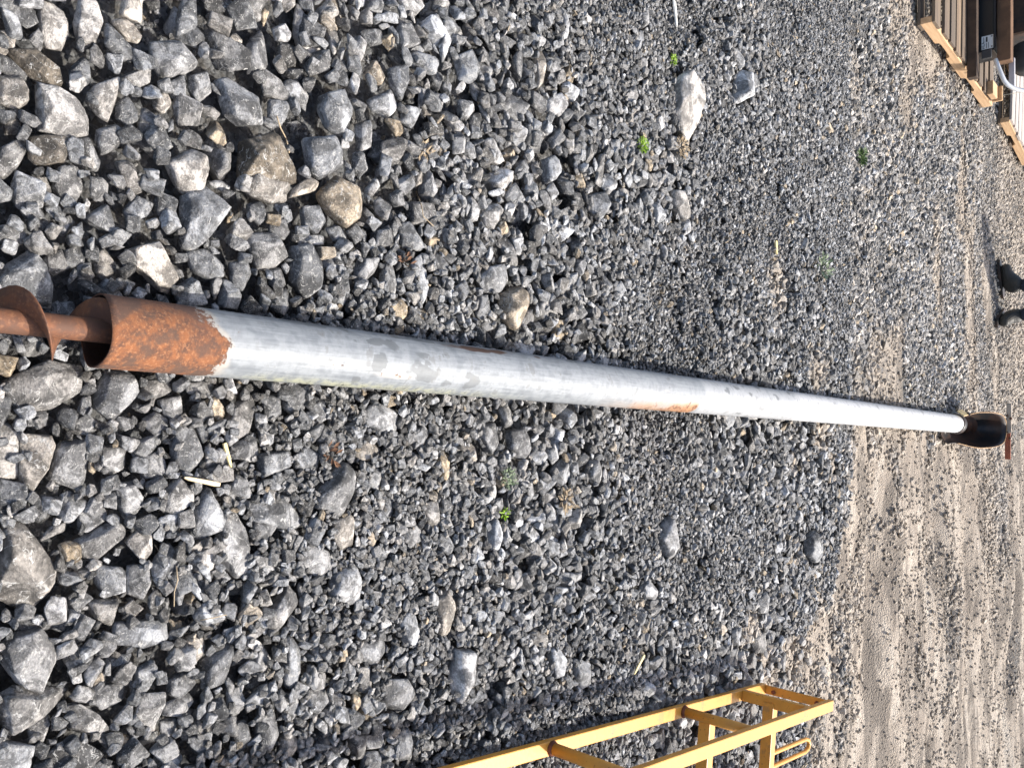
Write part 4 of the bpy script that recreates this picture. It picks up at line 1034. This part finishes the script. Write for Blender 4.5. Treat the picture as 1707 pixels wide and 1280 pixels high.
V, F = tube_mesh([fpt(posts[1][0] - .03, .34, zb - .01), fpt(posts[0][0] + .02, .30, zb + .01)], .011, 12); kid('tie_rod', new_mesh('tie_rod', V, F, M_YEL, True), frame)
V, F = tube_mesh([fpt(posts[1][0] + .6, .36, zb - .03), fpt(posts[1][0] + .02, .355, zb - .02)], .011, 12); kid('tie_rod', new_mesh('tie_rod', V, F, M_YEL, True), frame)
hk = []
for k in range(27):
    t = k / 26
    if t < .42: hk.append(fpt(posts[0][0] - .02 - .34 * t / .42, .21 + .00 * t, zb + .005))
    elif t < .58:
        an = (t - .42) / .16 * math.pi; hk.append(fpt(posts[0][0] - .36 - .045 * math.sin(an), .235 - .025 * math.cos(an), zb + .005))
    else: hk.append(fpt(posts[0][0] - .36 + .34 * (t - .58) / .42, .26, zb + .005))
V, F = tube_mesh(hk, .0085, 12); kid('hook', new_mesh('hook', V, F, M_YEL, True), frame)
cb = fpt(posts[0][0] - .09, .37, zb - .03)
brk = fbox('bracket', cb, (.06, .10, .012)); 
for q in (-.02, .02):
    V, F = tube_mesh([cb + Vector((q, -.02, .006)), cb + Vector((q, -.02, .024))], .012, 6); sub('bolt', new_mesh('bolt', V, F, M_WELD), brk)

# ================================================================== pallets
N = NT('raw_pine'); v = N.n('ShaderNodeTexCoord').outputs['Object']
mp = N.n('ShaderNodeMapping'); mp.inputs['Scale'].default_value = (40, 3, 40); N.l(v, mp.inputs[0]); g = N.noise(mp.outputs[0], 1, 5, .6, .8)
r = N.n('ShaderNodeObjectInfo').outputs['Random']
c = N.mix(N.ss(g, .35, .65), (.62, .42, .24), (.46, .29, .155)); c = N.mix(N.math('MULTIPLY', r, .3), c, (.52, .33, .2))
M_PINE = N.out(c, .75, N.bump(g, .3, .002))
N = NT('weathered_pine'); v = N.n('ShaderNodeTexCoord').outputs['Object']
mp = N.n('ShaderNodeMapping'); mp.inputs['Scale'].default_value = (3, 45, 45); N.l(v, mp.inputs[0]); g = N.noise(mp.outputs[0], 1, 5, .6, .8)
r = N.n('ShaderNodeObjectInfo').outputs['Random']
c = N.mix(N.ss(g, .35, .65), (.27, .195, .122), (.15, .105, .072)); c = N.mix(N.math('MULTIPLY', r, .85), c, (.10, .08, .062))
M_WOOD = N.out(c, .8, N.bump(g, .4, .002))
N = NT('grey_pine'); v = N.n('ShaderNodeTexCoord').outputs['Object']
mp = N.n('ShaderNodeMapping'); mp.inputs['Scale'].default_value = (3, 45, 45); N.l(v, mp.inputs[0]); g = N.noise(mp.outputs[0], 1, 5, .6, .8)
c = N.mix(N.ss(g, .35, .65), (.50, .46, .42), (.34, .30, .27)); M_GREYW = N.out(c, .8, N.bump(g, .4, .002))
def pallet(label, q0, q1, notches, Hs, starts, bw, deckmat, width=1.15):
    """q0,q1: near and far bottom corner of the right stringer"""
    d = (q1 - q0); L = d.length; d.normalize(); an = math.atan2(d.x, d.y)
    root = empty('pallet', q0, -an); tag(root, label, 'pallet', 'pallets in the far corner')
    # local frame: +Y along the stringer, -X to the left
    def ext(name, poly, x0, x1, mat):
        V = [(x0, y, z) for y, z in poly] + [(x1, y, z) for y, z in poly]; n = len(poly)
        F = [tuple(range(n)), tuple(range(2 * n - 1, n - 1, -1))] + [(i, i + n, (i + 1) % n + n, (i + 1) % n) for i in range(n)]
        me = new_mesh(name, V, F, mat); bm = bmesh.new(); bm.from_mesh(me); bmesh.ops.recalc_face_normals(bm, faces=bm.faces)
        bmesh.ops.bevel(bm, geom=list(bm.edges), offset=.002, segments=1, affect='EDGES'); bm.to_mesh(me); bm.free()
        return link(name, me, root)
    bt = .018
    poly = [(0, bt)]
    for a, b in notches: poly += [(a, bt), (a + .012, bt + Hs * .32), (a + .03, bt + Hs * .40), (b - .03, bt + Hs * .40), (b - .012, bt + Hs * .32), (b, bt)]
    poly += [(L, bt), (L, bt + Hs), (0, bt + Hs)]
    for x in (0, -width / 2, -width + .04): ext('stringer', poly, x - .04, x, M_PINE)
    for i, s_ in enumerate(starts):
        c = (-width / 2, s_ + bw / 2, bt + Hs + .009 + .0006); o = box_obj('deck_board', (0, 0, 0), (width + random.uniform(-.03, .03), bw * random.uniform(.86, 1.04), .018), deckmat, root, bevel=.002)
        o.location = c; o.rotation_euler = (random.uniform(-.004, .004), 0, random.uniform(-.006, .006))
    for s_ in (.0, L * .45, L - .1):
        o = box_obj('bottom_board', (0, 0, 0), (width, .095, .017), M_WOOD, root, bevel=.002); o.location = (-width / 2, s_ + .048, .0085)
    return root, L, d, root.children[0]
PZ = .018
q0 = at_z(1529, 43, PZ); q1 = at_z(1634, 181, PZ); dd_ = (q1 - q0).normalized()
pj = lambda x, y, z=PZ: (at_z(x, y, z) - q0).dot(dd_)
HS = at_Y(1557, 35, q0.y).z - PZ - .018 - .012
edges = [pj(1557, 35, PZ + .12), pj(1573, 49, PZ + .12), pj(1584, 63, PZ + .12), pj(1593, 79, PZ + .12), pj(1603, 95, PZ + .12), pj(1613, 108, PZ + .12)]
edges = [e - edges[0] for e in edges]; step = (edges[5] - edges[0]) / 5
st_ = list(edges)
while st_[-1] + 2 * step < (q1 - q0).length: st_.append(st_[-1] + step)
palA, LA, dA, strA = pallet('raw pine pallet with stamped notched side, loaded with black and brown pieces, nearest the camera', q0, q1,
      [(pj(1553, 78), pj(1572, 103)), (pj(1597, 138), pj(1614, 153))], HS, st_, step * .74, M_WOOD)
r0 = at_z(1663, 206, PZ); r1 = at_z(1700, 277, PZ); dr = (r1 - r0).normalized()
pjr = lambda x, y: (at_z(x, y, PZ) - r0).dot(dr)
palB, LB, dB, strB = pallet('second pale pallet behind the first one, in the top corner, with grey deck boards', r0, r1,
      [(pjr(1674, 228), pjr(1683, 243))], HS, [i * .145 for i in range(9)], .125, M_GREYW)
# ink stamp on the stringer
def text_obj(name, body, size, mat, parent, M):
    cu = bpy.data.curves.new(name, 'FONT'); cu.body = body; cu.size = size; cu.align_x = 'CENTER'; cu.align_y = 'CENTER'; cu.resolution_u = 2
    o = bpy.data.objects.new(name, cu); me = bpy.data.meshes.new_from_object(o); bpy.data.objects.remove(o)
    me.materials.append(mat); o = link(name, me, parent); o.matrix_local = M; return o
M_INK = simple('stamp_ink', (.10, .07, .05), .8, 0, 40, .3)
ys = pj(1590, 117)
for k, (tx_, dz) in enumerate((('A7281', .012), ('FFBT', -.014))):
    M_ = Matrix(((0, 0, 1, .0012), (1, 0, 0, ys), (0, 1, 0, .018 + HS * .48 + dz), (0, 0, 0, 1)))
    text_obj('ink_stamp', tx_, .024, M_INK, strA, M_)
# load on the first pallet
ZT = PZ + .018 + HS + .019
M_NAVY = simple('black_blue_paint', (.009, .012, .016), .35, .0, 6, .3, .05)
M_BRBEAM = simple('brown_timber', (.16, .085, .045), .75, 0, 8, .35, .3)
YF = 6.46
def loadbox(name, label, cat, xa, xb, ytop, y0, y1, zb, zt, mat, extra=None):
    """front face seen from picture x xa..xb; right end at picture y = ytop"""
    xr = at_Y((xa + xb) / 2, ytop, y0).x
    root = empty(name, (xr - .5, y0, zb)); tag(root, label, cat)
    kbox('body', (xr - .55, (y0 + y1) / 2, (zb + zt) / 2), (1.1, y1 - y0, zt - zb), mat, root, 0, .006)
    return root, xr
z1 = at_Y(1657, 60, YF).z
cab, xr = loadbox('black_steel_box', 'flat black steel box with a white maker label, lying on the pine pallet', 'steel box', 1630, 1657, 86, YF, YF + .22, ZT + .002, z1, M_NAVY)
kbox('lip', (xr - .55, YF - .006, z1 + .006), (1.1, .02, .010), M_NAVY, cab)
# maker label, stuck on upside down
M_LAB = simple('label_paper', (.74, .75, .74), .5, 0, 20, .06, .02); M_LINK = simple('label_ink', (.02, .02, .02), .6, 0, 9, .1, .01)
lc = at_Y(1646, 71, YF - .003); LW = .092; LHh = .072
lab = kbox('maker_label', lc, (LW, .002, LHh), M_LAB, cab, 0, .0004)
def lab_text(body, size, dx, dz):
    cu = bpy.data.curves.new('label_text', 'FONT'); cu.body = body; cu.size = size; cu.align_x = 'LEFT'; cu.align_y = 'CENTER'; cu.resolution_u = 2
    o = bpy.data.objects.new('t', cu); me = bpy.data.meshes.new_from_object(o); bpy.data.objects.remove(o)
    T = Matrix(((-1, 0, 0, lc.x - dx), (0, 0, -1, lc.y - .0016), (0, -1, 0, lc.z - dz), (0, 0, 0, 1)))
    me.transform(T); me.materials.append(M_LINK); return sub('label_text', me, lab)
cu = lab_text('HLA', .026, -.042, .024)
for k, (x_, z_, w_, h_) in enumerate(((.018, .022, .04, .003), (-.022, .006, .038, .0035), (.020, .004, .034, .010), (-.020, -.006, .040, .003), (.015, -.012, .05, .002), (-.034, -.027, .010, .007), (.036, -.026, .006, .010))):
    kbox('label_print', (lc.x - x_, lc.y - .0014, lc.z - z_), (w_, .0006, h_), M_LINK if k != 4 else M_LAB, cab, 0, 0.0001).parent = lab
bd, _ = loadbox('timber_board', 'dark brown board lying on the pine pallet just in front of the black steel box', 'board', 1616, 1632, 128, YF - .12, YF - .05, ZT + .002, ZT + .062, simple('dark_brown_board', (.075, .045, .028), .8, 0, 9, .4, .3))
br, _ = loadbox('timber_beam', 'brown timber beam lying along the top of the black steel box', 'timber', 1662, 1684, 101, YF + .03, YF + .12, z1 + .012, at_Y(1685, 60, YF + .03).z, M_BRBEAM)
zt2 = at_Y(1706, 60, YF + .3).z
mach = empty('black_machine', (xr - .5, YF + .45, ZT)); tag(mach, 'black machine part with a round drum at the top corner behind the brown beam', 'machine')
mc = at_Y(1700, 60, YF + .5)
kbox('housing', (mc.x - .45, YF + .52, ZT + .28), (.95, .30, .56), M_BLACK, mach, 0, .03)
dc = at_Y(1706, 92, YF + .30)
V, F = tube_mesh([dc + Vector((0, -.02, 0)), dc + Vector((0, .02, 0)), dc + Vector((0, .16, 0))], [.085, .105, .105], 36); kid('drum', new_mesh('drum', V, F, simple('rubber_black', (.022, .023, .025), .55, 0, 20, .2), True), mach)
M_CHR = simple('bright_grey_pipe', (.70, .71, .72), .3, .25, 12, .15, .05)
kbox('mount', at_Y(1645, 94, YF - .02) + Vector((-.01, 0, .0)), (.055, .03, .060), simple('dark_grey_steel', (.05, .052, .055), .5, .1, 9, .2), mach, 0, .004)
hp = [at_Y(x, y, YF + dy) for x, y, dy in ((1659, 99, -.06), (1664, 112, -.05), (1669, 124, -.03), (1674, 135, .0), (1680, 142, .03), (1688, 147, .06), (1698, 150, .10), (1712, 152, .15), (1730, 153, .2))]
V, F = tube_mesh(hp, .0145, 14); hn = kid('tube_handle', new_mesh('tube_handle', V, F, M_CHR, True), mach)
c = at_Y(1687, 122, YF + .16); kbox('post', c, (.20, .03, .035), simple('pale_grey_steel', (.50, .48, .50), .45, .2, 10, .15), mach)
wb = empty('wood_block', at_z(1640, 160, ZT)); wc = at_Y(1647, 156, q1.y - .14)
tag(wb, 'small pine block with a dark slot nailed at the far corner of the loaded pallet', 'wood block')
fz_ = ZT + .002
kbox('block', (q1.x - .055, q1.y - .22, fz_ + .02), (.10, .15, .04), M_PINE, wb); kbox('upright', (q1.x - .05, q1.y - .11, fz_ + .033), (.11, .022, .066), M_PINE, wb)
sw = [at_Y(x, y, Y) for x, y, Y in ((1621, 167, 7.1), (1640, 164, 7.12), (1662, 160, 7.15), (1684, 157, 7.2), (1712, 153, 7.3))]
V, F = tube_mesh(sw, .0022, 6); o = link('strap_wire', new_mesh('strap_wire', V, F, simple('dull_wire', (.25, .24, .2), .5, .5), True)); tag(o, 'thin tight wire running from the loaded pine pallet out of the picture', 'wire')

# ================================================================== person standing at the far end (seen up to the shins)
pr_b = empty('person', (-.72, 7.8, 0)); tag(pr_b, 'person in dark jeans and dark work boots standing with feet apart at the far end', 'person')
def skin(name, pts, edges, rad, mat, root, sub=2, rootv=0):
    me = bpy.data.meshes.new(name); me.from_pydata([tuple(p) for p in pts], edges, []); me.update()
    o = link(name, me); o.parent = root; o.matrix_parent_inverse = Matrix.Translation(-root.location)
    o.modifiers.new('skin', 'SKIN')
    for i, r_ in enumerate(rad):
        sv_ = me.skin_vertices[0].data[i]; sv_.radius = r_ if isinstance(r_, tuple) else (r_, r_)
    me.skin_vertices[0].data[rootv].use_root = True
    md = o.modifiers.new('sub', 'SUBSURF'); md.levels = sub; md.render_levels = sub
    me.materials.append(mat); return o
M_JEAN = simple('dark_denim', (.022, .032, .055), .85, 0, 40, .3, .5, .003); M_BOOT = simple('dark_boot_leather', (.035, .033, .028), .6, 0, 18, .35, .3)
fl = at_z(1673, 476, .03); frr = at_z(1673, 527, .03); ML = [fl, frr]
hipc = (ML[0] + ML[1]) / 2; hipc.z = .96
pts = [hipc, hipc + Vector((-.10, 0, -.06)), ML[0].lerp(hipc, .5) + Vector((-.02, -.02, .02)), ML[0] + Vector((0, .0, .11)),
       hipc + Vector((.10, 0, -.06)), ML[1].lerp(hipc, .5) + Vector((.02, -.02, .02)), ML[1] + Vector((0, .0, .11)), hipc + Vector((0, .01, .12))]
skin('jeans', pts, [(0, 1), (1, 2), (2, 3), (0, 4), (4, 5), (5, 6), (0, 7)], [.14, .105, .082, .070, .105, .082, .070, (.17, .11)], M_JEAN, pr_b)
for k, (fpos, an) in enumerate(((ML[0], math.radians(-62)), (ML[1], math.radians(22)))):
    dr_ = Vector((math.sin(an), -math.cos(an), 0)); b = fpos.copy(); b.z = .02
    o = skin('boot', [b + dr_ * -.06 + Vector((0, 0, .035)), b + Vector((0, 0, .06)), b + Vector((0, 0, .16)), b + dr_ * .09 + Vector((0, 0, .045)), b + dr_ * .19 + Vector((0, 0, .036))],
         [(0, 1), (1, 2), (1, 3), (3, 4)], [.045, .058, .058, .050, .042], M_BOOT, pr_b, 2, 1)
    sd_ = Vector((dr_.y, -dr_.x, 0)); V = []
    prof = [(-.11, .025), (-.09, .038), (0, .036), (.10, .046), (.18, .042), (.225, .026), (.235, .0)]
    ring = [(a, w_) for a, w_ in prof] + [(a, -w_) for a, w_ in prof[::-1][1:]]
    for z_ in (.004, .026): V += [Vector((b.x, b.y, 0)) + dr_ * a + sd_ * w_ + Vector((0, 0, z_)) for a, w_ in ring]
    n = len(ring); F = [tuple(range(n)), tuple(range(n, 2 * n))[::-1]] + [(i, (i + 1) % n, (i + 1) % n + n, i + n) for i in range(n)]
    kid('sole', new_mesh('sole', V, F, M_BLACK), pr_b)

# ================================================================== small things on the gravel
def topz(x, y):
    i = int((x - X0) / CELL); j = int((y - Y0) / CELL)
    if 3 <= i < H.shape[0] - 3 and 3 <= j < H.shape[1] - 3: return float(np.median(H[i - 3:i + 4, j - 3:j + 4]))
    return float(ground_level(x, y)) + .006
def on(x, y):
    p = at_z(x, y, .01); p.z = topz(p.x, p.y); p = at_z(x, y, p.z); return p
M_SPL = simple('fresh_wood_splinter', (.80, .62, .38), .6, 0, 30, .2, .2); M_DRY = simple('dry_stem', (.42, .33, .22), .8, 0, 30, .3)
M_LEAFB = simple('dead_brown_leaf', (.17, .085, .045), .8, 0, 30, .4); M_YCH = simple('yellow_chip', (.78, .62, .30), .6, 0, 20, .2)
def shard(name, label, cat, ends, wd, th, mat):
    a, b = on(*ends[0]), on(*ends[1]); a.z += .012; b.z += .010; d = b - a; L = d.length; d.normalize(); s_ = d.cross(Vector((0, 0, 1))).normalized(); u = s_.cross(d)
    V = []
    for t, w_ in ((0, .25), (.12, .7), (.5, .9), (.85, 1.0), (1.0, .8)):
        for sx, sz in ((-1, -.5), (1, -.5), (.8, .5), (-.7, .6)):
            V.append(a + d * L * t + s_ * sx * wd / 2 * w_ * random.uniform(.85, 1.1) + u * sz * th * random.uniform(.7, 1.1))
    F = [(0, 1, 2, 3), (19, 18, 17, 16)]
    for i in range(4):
        for k in range(4): F.append((i * 4 + k, i * 4 + k + 4, i * 4 + (k + 1) % 4 + 4, i * 4 + (k + 1) % 4))
    o = link(name, new_mesh(name, V, F, mat)); tag(o, label, cat); return o
shard('wood_splinter', 'pale wood splinter lying between dark rocks below the pipe rust', 'splinter', ((302, 795), (362, 807)), .011, .004, M_SPL)
shard('yellow_chip', 'small thin yellowish chip standing beside the cream stone under the pipe', 'chip', ((380, 778), (370, 738)), .010, .003, M_YCH)
shard('white_stick', 'flat whitish stick entering from the top edge in the upper right gravel', 'stick', ((1123, 47), (1119, -12)), .022, .004, simple('bleached_wood', (.72, .70, .64), .7))
shard('wood_chip', 'small golden wood chip lying in the lower gravel above the yellow frame', 'wood chip', ((1052, 1122), (1070, 1090)), .012, .003, M_YCH)
shard('yellow_chip', 'tiny yellow chip in the fine gravel right of the tall cream slab', 'chip', ((1290, 425), (1290, 402)), .022, .006, M_YCH)
def stick(name, label, pts, r_, mat=M_DRY):
    P = [on(*p) + Vector((0, 0, .008 + .006 * (i % 2))) for i, p in enumerate(pts)]
    V, F = tube_mesh(P, [r_ * (1 - .5 * i / len(P)) for i in range(len(P))], 7); o = link(name, new_mesh(name, V, F, mat, True)); tag(o, label, 'twig')
stick('twig', 'thin dry stem sticking up beside the olive brown slab', [(478, 255), (471, 235), (464, 215), (455, 196)], .0022)
stick('twig', 'thin bent grass stem crossing stones above the yellow patched pebble', [(690, 320), (696, 345), (702, 362), (716, 378)], .0016)
stick('twig', 'fine dry stem lying across stones in the lower left gravel', [(290, 942), (290, 965), (287, 985), (284, 1008)], .0014)
stick('twig', 'short pale stem beside the thin cream wedge in the lower left', [(330, 1032), (350, 1027), (374, 1023)], .0012)
M_GREEN = simple('fresh_green_leaf', (.24, .40, .02), .5, 0, 30, .3, .1); M_DGREEN = simple('dull_green_leaf', (.07, .13, .03), .6, 0, 30, .3, .1); M_PGREEN = simple('grey_green_leaf', (.24, .30, .18), .7, 0, 30, .3, .1)
def weed(name, label, cat, px, py, rad, n, lw, mat, seed, hgt=1.0):
    rr = random.Random(seed); c = on(px, py); root = empty(name, c); tag(root, label, cat)
    V, F = [], []
    for i in range(n):
        an = rr.uniform(0, 6.28); q = rad * math.sqrt(rr.random()); b = Vector((math.cos(an) * q, math.sin(an) * q, rr.uniform(.2, 1) * rad * .8 * hgt))
        d = Vector((math.cos(an + rr.uniform(-1, 1)), math.sin(an + rr.uniform(-1, 1)), rr.uniform(-.1, .9))).normalized(); s_ = d.cross(Vector((rr.uniform(-1, 1), rr.uniform(-1, 1), 1))).normalized()
        k = len(V); l_ = lw * rr.uniform(1.2, 2.2); w_ = lw * rr.uniform(.5, .8)
        V += [b, b + d * l_ * .5 + s_ * w_ * .5 + Vector((0, 0, .15 * lw)), b + d * l_, b + d * l_ * .5 - s_ * w_ * .5 + Vector((0, 0, .15 * lw))]; F += [(k, k + 1, k + 2, k + 3)]
    o = link('leaves', new_mesh('leaves', V, F, mat), root)
    sp_, sf_ = [], []
    for i in range(5):
        an = rr.uniform(0, 6.28); q = rad * .7
        v_, f_ = tube_mesh([Vector((0, 0, -.01)), Vector((math.cos(an) * q, math.sin(an) * q, rad * .5 * hgt))], .0008, 4)
        k = len(sp_); sp_ += v_; sf_ += [tuple(j + k for j in f) for f in f_]
    link('stems', new_mesh('stems', sp_, sf_, mat), root)
weed('green_sprig', 'bright green leafy sprig growing in the upper gravel left of the tall cream slab', 'plant', 1067, 243, .022, 190, .0055, M_GREEN, 1)
weed('green_sprout', 'tiny round green sprout beside the small flat square stone', 'plant', 839, 856, .009, 26, .008, M_GREEN, 2)
weed('green_tuft', 'small green tuft at the shaded upper end of the tall cream slab', 'plant', 1119, 101, .016, 90, .006, M_GREEN, 3)
weed('green_weed', 'dark green spiky weed in the fine gravel far from the camera, upper right', 'plant', 1430, 262, .04, 110, .015, M_DGREEN, 4)
weed('mossy_plant', 'pale grey green mossy plant below the middle of the pipe', 'plant', 843, 797, .022, 90, .007, M_PGREEN, 5)
weed('dry_tuft', 'brown dry tuft at the lower tip of the tall cream slab', 'dry grass', 1130, 247, .03, 80, .011, M_DRY, 6)
weed('dry_tuft', 'dry straw tuft among stones below the far half of the pipe', 'dry grass', 938, 832, .026, 60, .013, M_DRY, 7)
weed('dead_leaf_clump', 'rust brown dead leaf clump tucked beside the tall lens shaped stone', 'dead leaves', 675, 437, .016, 9, .011, M_LEAFB, 8, .5)
weed('dead_leaf_clump', 'curled brown dead leaves left of the large angular rock', 'dead leaves', 552, 757, .022, 10, .012, M_LEAFB, 9, .4)
weed('green_weed', 'faint green weed patch at the centre of the fine gravel', 'plant', 1365, 445, .05, 60, .016, M_PGREEN, 10)
weed('moss_patch', 'brown moss tuft between stones above the lens shaped pale stone', 'dry grass', 700, 252, .02, 50, .009, M_DRY, 11)
